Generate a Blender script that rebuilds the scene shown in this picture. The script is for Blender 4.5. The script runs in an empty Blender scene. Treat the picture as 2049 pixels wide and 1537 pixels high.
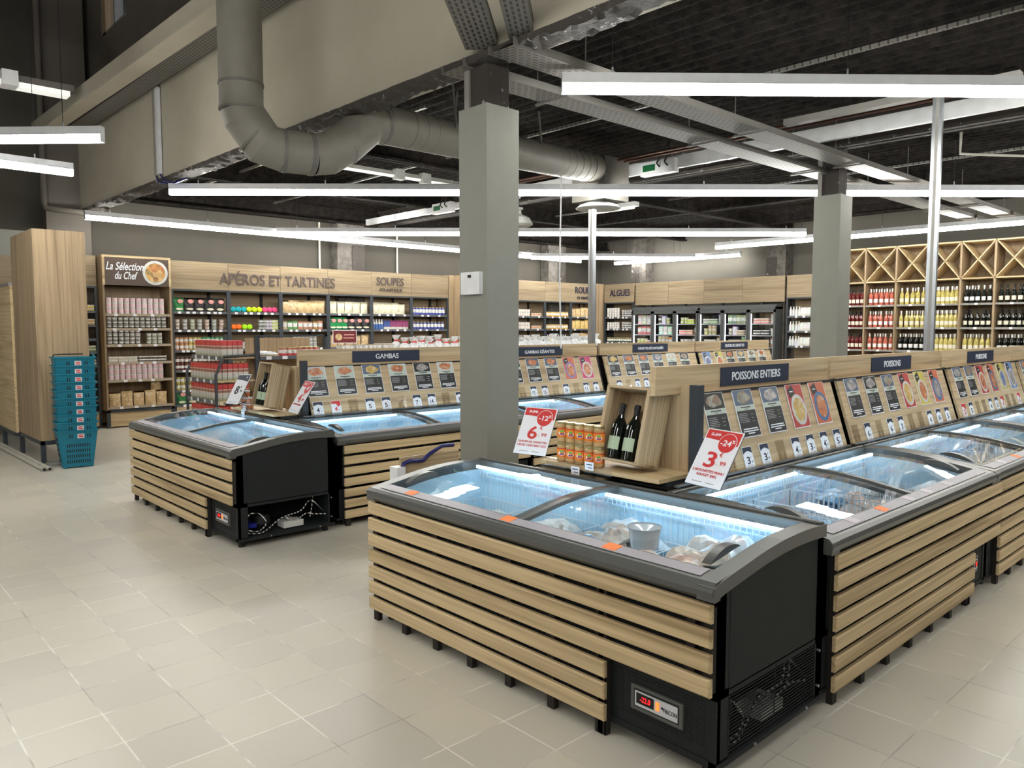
import bpy, math, random
from mathutils import Vector, Matrix
random.seed(7)
SC = bpy.context.scene
COL = SC.collection
PI = math.pi

# ---------------------------------------------------------------- camera
def setup_camera():
    pitch, yaw = math.radians(4.218), math.radians(47.183)
    F = Vector((math.cos(yaw)*math.cos(pitch), math.sin(yaw)*math.cos(pitch), -math.sin(pitch)))
    R = Vector((math.sin(yaw), -math.cos(yaw), 0)); U = R.cross(F)
    cd = bpy.data.cameras.new('camera'); cam = bpy.data.objects.new('camera', cd); COL.objects.link(cam)
    cam.matrix_basis = Matrix(((R.x, U.x, -F.x, 0), (R.y, U.y, -F.y, 0), (R.z, U.z, -F.z, 1.6), (0, 0, 0, 1)))
    cd.sensor_width = 36; cd.lens = 1539/2049*36; cd.clip_start = .02; cd.clip_end = 200
    SC.camera = cam
setup_camera()
W = bpy.data.worlds.new('world'); SC.world = W; W.use_nodes = True
W.node_tree.nodes['Background'].inputs[0].default_value = (.8, .85, 1, 1)
W.node_tree.nodes['Background'].inputs[1].default_value = .25
vs = SC.view_settings
vs.view_transform = 'Standard'; vs.look = 'None'; vs.gamma = 1; vs.use_curve_mapping = False
vs.exposure = 1.55
LAMP_E = 17.0      # linear luminaires
LED_E = 4.2        # strips inside the freezers

# ---------------------------------------------------------------- materials
MATS = {}
class N:
    def __init__(s, name):
        s.m = bpy.data.materials.new(name); s.m.use_nodes = True; s.t = s.m.node_tree
        s.b = s.t.nodes['Principled BSDF']; s.o = s.t.nodes['Material Output']
    def n(s, ty, **k):
        x = s.t.nodes.new(ty)
        for a, v in k.items(): setattr(x, a, v)
        return x
    def l(s, a, b): s.t.links.new(a, b)
    def inp(s, node, **k):
        for a, v in k.items():
            a = a.replace('_', ' ')
            if hasattr(v, 'is_linked'): s.l(v, node.inputs[a])
            else: node.inputs[a].default_value = v
    def ramp(s, fac, *st):
        r = s.n('ShaderNodeValToRGB'); e = r.color_ramp.elements
        while len(e) < len(st): e.new(.5)
        for i, (p, c) in enumerate(st): e[i].position = p; e[i].color = (*c, 1)
        s.l(fac, r.inputs[0]); return r.outputs[0]
    def coord(s, kind='Object', scale=(1, 1, 1), loc=(0, 0, 0), rnd=False):
        tc = s.n('ShaderNodeTexCoord'); mp = s.n('ShaderNodeMapping')
        mp.inputs['Scale'].default_value = scale; mp.inputs['Location'].default_value = loc
        src = tc.outputs[kind]
        if rnd:
            oi = s.n('ShaderNodeObjectInfo'); mu = s.n('ShaderNodeMath', operation='MULTIPLY'); s.l(oi.outputs['Random'], mu.inputs[0]); mu.inputs[1].default_value = 17
            ad = s.n('ShaderNodeVectorMath', operation='ADD'); s.l(src, ad.inputs[0]); s.l(mu.outputs[0], ad.inputs[1]); src = ad.outputs[0]
        s.l(src, mp.inputs[0]); return mp.outputs[0]
    def noise(s, vec, scale=5, detail=3, rough=.5, dist=0):
        x = s.n('ShaderNodeTexNoise'); s.l(vec, x.inputs['Vector'])
        s.inp(x, Scale=scale, Detail=detail, Roughness=rough, Distortion=dist); return x.outputs['Fac']
    def bump(s, h, strength=.3, dist=.01):
        b = s.n('ShaderNodeBump'); s.inp(b, Strength=strength, Distance=dist); s.l(h, b.inputs['Height']); s.l(b.outputs[0], s.b.inputs['Normal'])
    def mix(s, fac, a, b):
        x = s.n('ShaderNodeMix', data_type='RGBA')
        if hasattr(fac, 'is_linked'): s.l(fac, x.inputs[0])
        else: x.inputs[0].default_value = fac
        for i, v in ((6, a), (7, b)):
            if hasattr(v, 'is_linked'): s.l(v, x.inputs[i])
            else: x.inputs[i].default_value = (*v, 1)
        return x.outputs[2]
def plain(name, col, rough=.5, metal=0, var=.06, spec=.5, coat=0):
    if name in MATS: return MATS[name]
    n = N(name)
    f = n.noise(n.coord(rnd=True), 9, 3)
    a = tuple(max(0, c*(1-var)) for c in col); b = tuple(min(1, c*(1+var)) for c in col)
    n.l(n.ramp(f, (.3, a), (.7, b)), n.b.inputs['Base Color'])
    n.inp(n.b, Roughness=rough, Metallic=metal); n.b.inputs['Specular IOR Level'].default_value = spec
    if coat: n.b.inputs['Coat Weight'].default_value = coat
    MATS[name] = n.m; return n.m
def glow(name, col, e):
    n = N(name); n.inp(n.b, Base_Color=(*col, 1)); n.b.inputs['Emission Color'].default_value = (*col, 1); n.b.inputs['Emission Strength'].default_value = e
    MATS[name] = n.m; return n.m
def wood(name, axis, light=(.66, .51, .30), dark=(.40, .29, .155), rough=.55, fine=1.0):
    if name in MATS: return MATS[name]
    n = N(name); k = [9*fine]*3; k['xyz'.index(axis)] = .45
    v = n.coord(scale=k, rnd=True)
    f1 = n.noise(v, 1.0, 4, .55, .6); 
    k2 = [60*fine]*3; k2['xyz'.index(axis)] = 1.2
    f2 = n.noise(n.coord(scale=k2, rnd=True), 1.0, 2, .5)
    mid = tuple((a*.72+b*.28) for a, b in zip(light, dark))
    c = n.ramp(f1, (.30, dark), (.44, mid), (.56, light), (.72, mid))
    c2 = n.ramp(f2, (.30, (.76, .74, .72)), (.58, (1.05, 1.05, 1.05)))
    mm = n.n('ShaderNodeMix', data_type='RGBA', blend_type='MULTIPLY'); mm.inputs[0].default_value = 1; n.l(c, mm.inputs[6]); n.l(c2, mm.inputs[7])
    n.l(mm.outputs[2], n.b.inputs['Base Color']); n.inp(n.b, Roughness=rough); n.b.inputs['Specular IOR Level'].default_value = .35
    n.bump(f2, .08, .002)
    MATS[name] = n.m; return n.m
def speckle(name, cols, scale=18, rough=.45, coat=0, rnd=True, kind='Object', bump=0):
    n = N(name); v = n.coord(kind, rnd=rnd); vo = n.n('ShaderNodeTexVoronoi'); n.l(v, vo.inputs['Vector']); n.inp(vo, Scale=scale)
    sp = n.n('ShaderNodeSeparateColor'); n.l(vo.outputs['Color'], sp.inputs[0])
    st = [(i/max(1, len(cols)-1)*.8+.1, c) for i, c in enumerate(cols)]
    c = n.ramp(sp.outputs[0], *st); f = n.noise(v, scale*1.7, 3)
    n.l(n.mix(f, c, cols[0]), n.b.inputs['Base Color']); n.inp(n.b, Roughness=rough)
    if coat: n.b.inputs['Coat Weight'].default_value = coat; n.b.inputs['Coat Roughness'].default_value = .12
    if bump: n.bump(vo.outputs['Distance'], bump, .01)
    MATS[name] = n.m; return n.m
def printed(name, z0, z1, second=(.85, .85, .82), rough=.35, scale=30):
    """packaging: the object's own colour with a printed band"""
    n = N(name); oi = n.n('ShaderNodeObjectInfo'); tc = n.n('ShaderNodeTexCoord'); sx = n.n('ShaderNodeSeparateXYZ'); n.l(tc.outputs['Generated'], sx.inputs[0])
    a = n.n('ShaderNodeMath', operation='GREATER_THAN'); n.l(sx.outputs[2], a.inputs[0]); a.inputs[1].default_value = z0
    b = n.n('ShaderNodeMath', operation='LESS_THAN'); n.l(sx.outputs[2], b.inputs[0]); b.inputs[1].default_value = z1
    c = n.n('ShaderNodeMath', operation='MULTIPLY'); n.l(a.outputs[0], c.inputs[0]); n.l(b.outputs[0], c.inputs[1])
    f = n.noise(n.coord(rnd=True), scale, 2); band = n.ramp(f, (.42, second), (.5, tuple(x*.5 for x in second)), (.58, second))
    n.l(n.mix(c.outputs[0], oi.outputs['Color'], band), n.b.inputs['Base Color']); n.inp(n.b, Roughness=rough)
    MATS[name] = n.m; return n.m

plain('dark_metal', (.035, .042, .052), .42); plain('charcoal', (.017, .0205, .022), .6, var=.04, spec=.25); plain('black', (.006, .006, .007), .6)
plain('black_wood', (.018, .014, .012), .7); plain('rim_grey', (.098, .10, .096), .33, var=.03); plain('strip_lilac', (.34, .32, .36), .45)
plain('orange_tag', (.95, .25, .06), .6); plain('white_paint', (.78, .79, .80), .4); plain('paper', (.80, .80, .84), .5, var=.02); plain('off_white', (.62, .62, .60), .45)
plain('navy', (.022, .032, .065), .45); plain('red_ink', (.62, .035, .035), .5); plain('text_navy', (.015, .015, .04), .6); plain('text_brown', (.09, .065, .06), .6)
plain('text_white', (.85, .87, .9), .5); plain('card_black', (.02, .022, .022), .4); plain('text_grey', (.35, .35, .36), .6); plain('card_sage', (.55, .62, .56), .5)
plain('alu', (.55, .58, .62), .28, .9); plain('galva', (.30, .29, .27), .5, .3); plain('duct_grey', (.20, .186, .16), .55, .0); plain('column_paint', (.255, .252, .222), .6, var=.02)
plain('gold_lid', (.62, .5, .25), .3, .8); plain('white_wire', (.75, .82, .88), .4); plain('teal', (.0, .16, .25), .38, var=.08); plain('tray_grey', (.15, .143, .13), .5, .2); plain('duct_dark', (.10, .092, .08), .6); plain('fridge_frame', (.07, .075, .078), .4)
plain('concrete', (.10, .09, .08), .9, var=.4); plain('tube_white', (.55, .52, .45), .4); plain('foil', (.5, .5, .5), .2, .9); plain('green_dark', (.01, .12, .04), .4)
plain('hood_grey', (.33, .34, .32), .4); plain('shelf_beige', (.38, .31, .23), .5); plain('capsule_white', (.75, .75, .75), .35); plain('blue_plastic', (.01, .012, .12), .3)
plain('pink_red', (.8, .08, .1), .5); plain('maroon', (.16, .02, .02), .5); plain('rubber', (.012, .012, .012), .7); plain('fan_blue', (.02, .03, .35), .3)
plain('strip_pale', (.48, .44, .48), .45); plain('tub_clear', (.42, .50, .56), .15); plain('crate_pine', (.55, .42, .26), .6)
wood('wood_x', 'x'); wood('wood_y', 'y'); wood('wood_z', 'z', light=(.38, .28, .175), dark=(.22, .155, .092)); wood('board_x', 'x', light=(.60, .455, .28), dark=(.37, .26, .15), fine=.8)
wood('wood_back_z', 'z', light=(.36, .27, .17), dark=(.22, .155, .095)); wood('wood_back', 'x', light=(.36, .27, .17), dark=(.22, .155, .095)); wood('pine_z', 'z', light=(.56, .43, .27), dark=(.36, .25, .14), fine=1.4); wood('pine_x', 'x', light=(.50, .38, .235), dark=(.34, .24, .135), fine=1.2)
wood('fascia_x', 'x', light=(.30, .232, .148), dark=(.20, .147, .09))
glow('lamp_white', (1.0, .99, .93), LAMP_E); glow('led_blue', (.50, .78, 1.0), LED_E); glow('led_red', (1, .015, .02), .7); glow('switch_orange', (1, .20, .03), .5)
glow('tube_warm', (1, .93, .62), 5); glow('fridge_led', (.9, .95, 1), 2.2); glow('left_neon', (.9, .9, .85), .22)
def glass(name, tint=(1, 1, 1), f0=.04, rough=.0, boost=1.0):
    n = N(name); n.t.nodes.remove(n.b); tr = n.n('ShaderNodeBsdfTransparent'); tr.inputs[0].default_value = (*tint, 1)
    gl = n.n('ShaderNodeBsdfGlossy'); gl.inputs['Roughness'].default_value = rough; lw = n.n('ShaderNodeLayerWeight'); lw.inputs[0].default_value = .5
    pw = n.n('ShaderNodeMath', operation='POWER'); n.l(lw.outputs['Facing'], pw.inputs[0]); pw.inputs[1].default_value = 4.0
    m = n.n('ShaderNodeMath', operation='MULTIPLY_ADD'); m.use_clamp = True; n.l(pw.outputs[0], m.inputs[0]); m.inputs[1].default_value = (1-f0)*boost; m.inputs[2].default_value = f0
    ms = n.n('ShaderNodeMixShader'); n.l(m.outputs[0], ms.inputs[0]); n.l(tr.outputs[0], ms.inputs[1]); n.l(gl.outputs[0], ms.inputs[2]); n.l(ms.outputs[0], n.o.inputs[0])
    MATS[name] = n.m; return n.m
glass('glass', (.97, .985, .99), .035, 0, .55); glass('film', (.9, .92, .93), .12, .1, .8); glass('acrylic', (.975, .965, .95), .06, .03, .6)
speckle('seafood', [(.75, .68, .60), (.85, .82, .78), (.62, .38, .24), (.8, .78, .76), (.35, .3, .28)], 32, .35, .6, bump=.5)
speckle('shrimp', [(.78, .5, .38), (.7, .35, .22), (.82, .74, .68), (.85, .8, .78)], 38, .35, .6, bump=.5)
speckle('fishpack', [(.10, .11, .14), (.35, .38, .42), (.6, .63, .66), (.2, .2, .22)], 24, .3, .7, bump=.4)
speckle('bluepack', [(.12, .3, .55), (.6, .72, .8), (.8, .85, .88), (.3, .5, .7)], 16, .3, .6, bump=.3)
speckle('whitepack', [(.72, .76, .8), (.55, .6, .65), (.82, .84, .86), (.6, .5, .45)], 14, .3, .6, bump=.3)
speckle('toasts', [(.62, .42, .2), (.75, .58, .32), (.45, .28, .12), (.8, .7, .5)], 26, .4, .4, bump=.6)
speckle('popcorn', [(.8, .76, .58), (.7, .66, .45), (.85, .82, .7), (.6, .55, .38)], 40, .45, .3, bump=.5)
speckle('pasta', [(.75, .5, .14), (.85, .66, .3), (.6, .38, .1), (.8, .7, .45)], 34, .4, .4, bump=.6)
speckle('food_shrimp', [(.55, .16, .06), (.75, .35, .15), (.2, .06, .03), (.8, .6, .45)], 34, .35, .2)
speckle('food_fry', [(.62, .4, .1), (.75, .58, .22), (.4, .22, .05), (.8, .74, .6)], 42, .35, .2)
speckle('food_fish', [(.28, .26, .2), (.5, .5, .44), (.12, .11, .08), (.36, .12, .08)], 30, .35, .2)
speckle('food_grey', [(.3, .27, .27), (.55, .52, .52), (.15, .12, .12), (.7, .68, .68)], 40, .35, .2)
speckle('food_bowl', [(.10, .18, .42), (.5, .3, .12), (.7, .66, .6), (.25, .35, .6)], 16, .35, .2)
speckle('plate_food', [(.6, .35, .1), (.5, .06, .03), (.03, .02, .05), (.7, .5, .25), (.08, .12, .03)], 15, .4)
speckle('red_bow', [(.9, .9, .9), (.8, .82, .85), (.75, .05, .1), (.95, .95, .95)], 30, .3, .5, bump=.6)
speckle('clear_bag', [(.8, .82, .84), (.55, .58, .6), (.95, .95, .96), (.7, .72, .75)], 30, .25, .6, bump=.8)
printed('label_pack', .3, .72); printed('label_top', .55, .95, (.8, .78, .74)); printed('label_box', .0, .28, (.75, .72, .66), scale=45); printed('ocol', -1, -.5)

def special():
    n = N('floor_tiles'); tc = n.n('ShaderNodeTexCoord'); mp = n.n('ShaderNodeMapping'); mp.inputs['Location'].default_value = (-2.03+.2955*20, -1.36+.293*20, 0)
    n.l(tc.outputs['Object'], mp.inputs[0]); br = n.n('ShaderNodeTexBrick'); br.offset = 0; br.squash = 1; n.l(mp.outputs[0], br.inputs['Vector'])
    n.inp(br, Scale=1.0, Mortar_Size=.0035, Mortar_Smooth=.1, Brick_Width=.2955, Row_Height=.293, Bias=0.0)
    big = n.noise(tc.outputs['Object'], .55, 2); pat = n.noise(tc.outputs['Object'], 2.6, 4, .6)
    base = n.ramp(big, (.35, (.585, .55, .475)), (.65, (.655, .615, .53)))
    br.inputs['Color1'].default_value = (.93, .93, .94, 1); br.inputs['Color2'].default_value = (1.04, 1.03, 1.0, 1)
    m = n.n('ShaderNodeMix', data_type='RGBA', blend_type='MULTIPLY'); m.inputs[0].default_value = 1; n.l(base, m.inputs[6])
    mort = n.ramp(pat, (.40, (.42, .39, .34)), (.50, (.60, .56, .49)), (.58, (.80, .77, .69)))
    n.l(br.outputs['Color'], m.inputs[7]); br.inputs['Mortar'].default_value = (1, 1, 1, 1)
    c = n.mix(br.outputs['Fac'], m.outputs[2], mort)
    n.l(c, n.b.inputs['Base Color']); sc = n.noise(tc.outputs['Object'], 7, 4, .6)
    r = n.ramp(sc, (.3, (.30, .30, .30)), (.7, (.36, .36, .36))); n.l(r, n.b.inputs['Roughness']); n.b.inputs['Specular IOR Level'].default_value = .45
    iv = n.n('ShaderNodeMath', operation='SUBTRACT'); iv.inputs[0].default_value = 1; n.l(br.outputs['Fac'], iv.inputs[1]); n.bump(iv.outputs[0], .25, .002)
    MATS['floor_tiles'] = n.m
    for nm, a, b, sca, bs in (('flock', (.006, .0048, .004), (.022, .018, .0155), 9, .9), ('wall_beige_lit', (.10, .093, .08), (.112, .104, .09), 1.2, .02), ('wall_beige', (.070, .064, .054), (.078, .072, .061), 1.2, .02), ('wall_taupe', (.12, .106, .093), (.145, .13, .115), 1.0, .03), ('bulk', (.40, .365, .295), (.44, .405, .33), 1.5, .03)):
        n = N(nm); f = n.noise(n.coord(), sca, 5, .6); n.l(n.ramp(f, (.35, a), (.65, b)), n.b.inputs['Base Color']); n.inp(n.b, Roughness=.9); n.b.inputs['Specular IOR Level'].default_value = .2
        n.bump(n.noise(n.coord(), sca*(2.2 if nm == 'flock' else 6), 4, .7), bs, .06 if nm == 'flock' else .02); MATS[nm] = n.m
    n = N('flaked'); f = n.noise(n.coord(), 11, 6, .7); n.l(n.ramp(f, (.62, (.045, .038, .033)), (.66, (.40, .41, .42))), n.b.inputs['Base Color']); n.inp(n.b, Roughness=.8); n.bump(f, .8, .03); MATS['flaked'] = n.m
    n = N('liner'); n.inp(n.b, Base_Color=(.58, .82, .97, 1), Roughness=.45); v = n.coord(scale=(1, 1, .02)); wv = n.noise(v, 160, 1); n.bump(wv, .15, .002); MATS['liner'] = n.m
    n = N('red_box'); tc = n.n('ShaderNodeTexCoord'); sx = n.n('ShaderNodeSeparateXYZ'); n.l(tc.outputs['Generated'], sx.inputs[0])
    n.l(n.mix(.12, n.ramp(sx.outputs[2], (0, (.25, .3, .12)), (.22, (.55, .56, .52)), (.46, (.62, .58, .55)), (.50, (.32, .12, .07)), (.60, (.30, .10, .05)), (.66, (.6, .55, .5)), (.70, (.55, .015, .02)), (.97, (.6, .02, .025))), (.5, .4, .35)), n.b.inputs['Base Color']); n.inp(n.b, Roughness=.35); MATS['red_box'] = n.m
    n = N('stripe_cable'); wv = n.n('ShaderNodeTexWave', wave_type='BANDS', bands_direction='DIAGONAL'); n.l(n.coord(), wv.inputs['Vector']); n.inp(wv, Scale=18.0); n.l(n.ramp(wv.outputs[1], (.45, (.01, .01, .01)), (.55, (.7, .7, .7))), n.b.inputs['Base Color']); MATS['stripe_cable'] = n.m
    n = N('perf'); v = n.coord(); br = n.n('ShaderNodeTexBrick'); n.l(v, br.inputs['Vector']); n.inp(br, Scale=1.0, Mortar_Size=.0105, Mortar_Smooth=.0, Brick_Width=.066, Row_Height=.036); br.offset = .5
    br.inputs['Color1'].default_value = (.03, .03, .03, 1); br.inputs['Color2'].default_value = (.03, .03, .03, 1); br.inputs['Mortar'].default_value = (.16, .15, .135, 1)
    n.l(br.outputs['Color'], n.b.inputs['Base Color']); n.inp(n.b, Roughness=.5); MATS['perf'] = n.m
    n = N('bottle_dark'); n.inp(n.b, Base_Color=(.006, .008, .006, 1), Roughness=.08); n.b.inputs['Coat Weight'].default_value = .5; MATS['bottle_dark'] = n.m
    for nm, c in (('wine_rose', (.62, .16, .11)), ('wine_white', (.62, .52, .16)), ('wine_deep', (.16, .018, .018)), ('amber_jar', (.35, .12, .03)), ('mustard', (.62, .38, .16))):
        n = N(nm); n.l(n.ramp(n.noise(n.coord(rnd=True), 20, 2), (.3, tuple(x*.6 for x in c)), (.7, c)), n.b.inputs['Base Color']); n.inp(n.b, Roughness=.08); n.b.inputs['Coat Weight'].default_value = .6; MATS[nm] = n.m
special()

# ---------------------------------------------------------------- geometry builder
class MB:
    def __init__(s): s.v = []; s.f = []; s.m = []; s.sm = []; s.mats = []
    def mi(s, m):
        if m is None: m = 'charcoal'
        if m not in s.mats: s.mats.append(m)
        return s.mats.index(m)
    def add(s, vs, fs, m=None, smooth=False, M=None):
        b = len(s.v); k = s.mi(m)
        for v in vs: s.v.append(tuple(M @ Vector(v)) if M is not None else tuple(v))
        for f in fs: s.f.append([b+i for i in f]); s.m.append(k); s.sm.append(smooth)
        return s
    def box(s, a, b, m=None, M=None, c=0):
        (x0, y0, z0), (x1, y1, z1) = a, b
        if c:   # front (-y) edge chamfer
            vs = [(x0, y1, z0), (x1, y1, z0), (x1, y1, z1), (x0, y1, z1), (x0, y0+c, z0), (x1, y0+c, z0), (x1, y0+c, z1), (x0, y0+c, z1), (x0+c, y0, z0+c), (x1-c, y0, z0+c), (x1-c, y0, z1-c), (x0+c, y0, z1-c)]
            fs = [(0, 3, 2, 1), (0, 1, 5, 4), (1, 2, 6, 5), (2, 3, 7, 6), (3, 0, 4, 7), (4, 5, 9, 8), (5, 6, 10, 9), (6, 7, 11, 10), (7, 4, 8, 11), (8, 9, 10, 11)]
            return s.add(vs, fs, m, False, M)
        vs = [(x0, y0, z0), (x1, y0, z0), (x1, y1, z0), (x0, y1, z0), (x0, y0, z1), (x1, y0, z1), (x1, y1, z1), (x0, y1, z1)]
        return s.add(vs, [(0, 3, 2, 1), (4, 5, 6, 7), (0, 1, 5, 4), (1, 2, 6, 5), (2, 3, 7, 6), (3, 0, 4, 7)], m, False, M)
    def bar(s, p, q, r, m=None, n=4, r2=None, smooth=None):
        p = Vector(p); q = Vector(q); d = (q-p).normalized(); u = d.cross(Vector((0, 0, 1)) if abs(d.z) < .9 else Vector((1, 0, 0))).normalized(); w = d.cross(u)
        r2 = r if r2 is None else r2; vs = []
        for c, rr in ((p, r), (q, r2)):
            for i in range(n):
                a = 2*PI*(i+.5)/n; vs.append(c+(u*math.cos(a)+w*math.sin(a))*rr)
        fs = [(i, n+i, n+(i+1) % n, (i+1) % n) for i in range(n)]
        s.add(vs, fs, m, n > 5 if smooth is None else smooth); s.add(vs, [tuple(range(n)), tuple(range(2*n-1, n-1, -1))], m); return s
    def tube(s, pts, r, m=None, n=8, cap=True, split=False):
        P = [Vector(p) for p in pts]; rs = r if isinstance(r, (list, tuple)) else [r]*len(P); vs = []; u = None
        for i, p in enumerate(P):
            d = (P[min(i+1, len(P)-1)]-P[max(i-1, 0)]).normalized()
            if u is None: u = d.cross(Vector((0, 0, 1)) if abs(d.z) < .9 else Vector((1, 0, 0))).normalized()
            else: u = (u-d*u.dot(d)).normalized()
            w = d.cross(u)
            for k in range(n): a = 2*PI*k/n; vs.append(p+(u*math.cos(a)+w*math.sin(a))*rs[i])
        if split:
            for i in range(len(P)-1): s.add(vs[i*n:(i+2)*n], [(k, (k+1) % n, n+(k+1) % n, n+k) for k in range(n)], m, True)
        else: s.add(vs, [(i*n+k, i*n+(k+1) % n, (i+1)*n+(k+1) % n, (i+1)*n+k) for i in range(len(P)-1) for k in range(n)], m, True)
        if cap: s.add(vs[:n]+vs[-n:], [tuple(range(n-1, -1, -1)), tuple(range(n, 2*n))], m)
        return s
    def lathe(s, prof, m=None, n=16, c=(0, 0, 0), smooth=True, M=None):
        """prof: (r,z) or (r,z,mat) from bottom to top"""
        for j in range(len(prof)-1):
            (r0, z0), (r1, z1) = prof[j][:2], prof[j+1][:2]; mm = prof[j][2] if len(prof[j]) > 2 else m
            vs = []
            for r, z in ((r0, z0), (r1, z1)):
                for i in range(n): a = 2*PI*i/n; vs.append((c[0]+r*math.cos(a), c[1]+r*math.sin(a), c[2]+z))
            s.add(vs, [(i, (i+1) % n, n+(i+1) % n, n+i) for i in range(n)], mm, smooth, M)
        return s
    def prism(s, poly, x0, x1, m=None, ax='x', smooth=False):
        """poly of (y,z) extruded along x (ax='x'), or (x,z) along y (ax='y'), or (x,y) along z"""
        n = len(poly)
        mk = {'x': lambda t, p: (t, p[0], p[1]), 'y': lambda t, p: (p[0], t, p[1]), 'z': lambda t, p: (p[0], p[1], t)}[ax]
        vs = [mk(x0, p) for p in poly]+[mk(x1, p) for p in poly]
        s.add(vs, [(i, (i+1) % n, n+(i+1) % n, n+i) for i in range(n)], m, smooth); s.add(vs, [tuple(range(n-1, -1, -1)), tuple(range(n, 2*n))], m); return s
    def strip(s, top, bot, x0, x1, m=None):
        """solid between two (y,z) curves, extruded along x"""
        n = len(top); vs = []
        for x in (x0, x1):
            vs += [(x, y, z) for y, z in top]+[(x, y, z) for y, z in bot]
        A = lambda k, j, i: k*2*n+j*n+i
        fs = []
        for i in range(n-1):
            fs += [(A(0, 0, i), A(1, 0, i), A(1, 0, i+1), A(0, 0, i+1)), (A(0, 1, i), A(0, 1, i+1), A(1, 1, i+1), A(1, 1, i)),
                   (A(0, 0, i), A(0, 0, i+1), A(0, 1, i+1), A(0, 1, i)), (A(1, 0, i), A(1, 1, i), A(1, 1, i+1), A(1, 0, i+1))]
        fs += [(A(0, 0, 0), A(0, 1, 0), A(1, 1, 0), A(1, 0, 0)), (A(0, 0, n-1), A(1, 0, n-1), A(1, 1, n-1), A(0, 1, n-1))]
        return s.add(vs, fs, m)
    def disc(s, c, r, m=None, n=24, t=.002, ax='y'):
        poly = [(c[0]+r*math.cos(2*PI*i/n), c[1]+r*math.sin(2*PI*i/n)) for i in range(n)]
        return s.prism(poly, c[2], c[2]+t, m, ax)
    def mesh(s, name):
        me = bpy.data.meshes.new(name); me.from_pydata(s.v, [], s.f)
        for m in s.mats: me.materials.append(MATS[m])
        me.polygons.foreach_set('material_index', s.m); me.polygons.foreach_set('use_smooth', s.sm); me.update(); return me
    def obj(s, name, parent=None, M=None, **k):
        return link(s.mesh(name), name, parent, M, **k)
def link(data, name, parent=None, M=None, color=None, label=None):
    o = bpy.data.objects.new(name, data); COL.objects.link(o)
    if parent is not None: o.parent = parent
    if M is not None: o.matrix_basis = M
    if color is not None: o.color = (*color, 1)
    if label: o['label'] = label
    return o
def tag(o, label, cat, group=None, kind=None):
    o['label'] = label; o['category'] = cat
    if group: o['group'] = group
    if kind: o['kind'] = kind
    return o
def thing(name, label, cat, loc=(0, 0, 0), rz=0, group=None, M=None):
    o = bpy.data.objects.new(name, None); COL.objects.link(o); o.empty_display_size = .05
    if M is not None: o.matrix_basis = M
    else: o.location = loc; o.rotation_euler = (0, 0, rz)
    return tag(o, label, cat, group)
def struct(mb, name):
    o = mb.obj(name); o['kind'] = 'structure'; return o
def T(x=0, y=0, z=0): return Matrix.Translation((x, y, z))
def RZ(a): return Matrix.Rotation(a, 4, 'Z')
def RX(a): return Matrix.Rotation(a, 4, 'X')
def RY(a): return Matrix.Rotation(a, 4, 'Y')
def dup(root, M=None, label=None, group=None, color=None):
    r = root.copy(); COL.objects.link(r)
    if M is not None: r.matrix_basis = M
    if label: r['label'] = label
    if group: r['group'] = group
    if color is not None: r.color = (*color, 1)
    for ch in root.children:
        c = ch.copy(); COL.objects.link(c); c.parent = r
        for g in ch.children:
            d = g.copy(); COL.objects.link(d); d.parent = c
    return r
def text(body, w, h, mat, name='lettering', parent=None, M=None, bold=0.0, shear=0, ext=.001, spacing=1.0):
    """w/h = size to fit; the text is centred on M, reading along local x, up local z, facing local -y"""
    key = (body, bold, shear, ext, spacing, mat)
    if key not in TXT:
        cu = bpy.data.curves.new(name, 'FONT'); cu.body = body; cu.extrude = ext; cu.offset = bold; cu.shear = shear; cu.space_character = spacing
        cu.resolution_u = 3; o = bpy.data.objects.new(name, cu); TS.collection.objects.link(o); TS.view_layers[0].update()
        me = bpy.data.meshes.new_from_object(o.evaluated_get(TS.view_layers[0].depsgraph)); bpy.data.objects.remove(o); me.materials.clear(); me.materials.append(MATS[mat]); me.name = name
        xs = [v.co.x for v in me.vertices]; ys = [v.co.y for v in me.vertices]
        x0, x1, y0, y1 = min(xs), max(xs), min(ys), max(ys)
        for v in me.vertices: v.co = ((v.co.x-(x0+x1)/2), v.co.z, v.co.y-(y0+y1)/2)
        me.flip_normals(); TXT[key] = (me, x1-x0, y1-y0)
    me, dx, dy = TXT[key]
    sx = w/dx if w else h/dy; sy = h/dy if h else sx
    o = link(me, name, parent, (M or Matrix()) @ Matrix.Diagonal((sx, 1, sy, 1)))
    return o
TXT = {}; TS = bpy.data.scenes.new('text_bench')
ORD = ['first', 'second', 'third', 'fourth', 'fifth', 'sixth', 'seventh', 'eighth', 'ninth', 'tenth', 'eleventh', 'twelfth', 'thirteenth', 'fourteenth']
LAY = [[''], ['lower layer', 'upper layer'], ['bottom layer', 'middle layer', 'top layer'], ['bottom layer', 'second layer', 'third layer', 'top layer'], ['bottom layer', 'second layer', 'third layer', 'fourth layer', 'top layer']]

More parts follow.
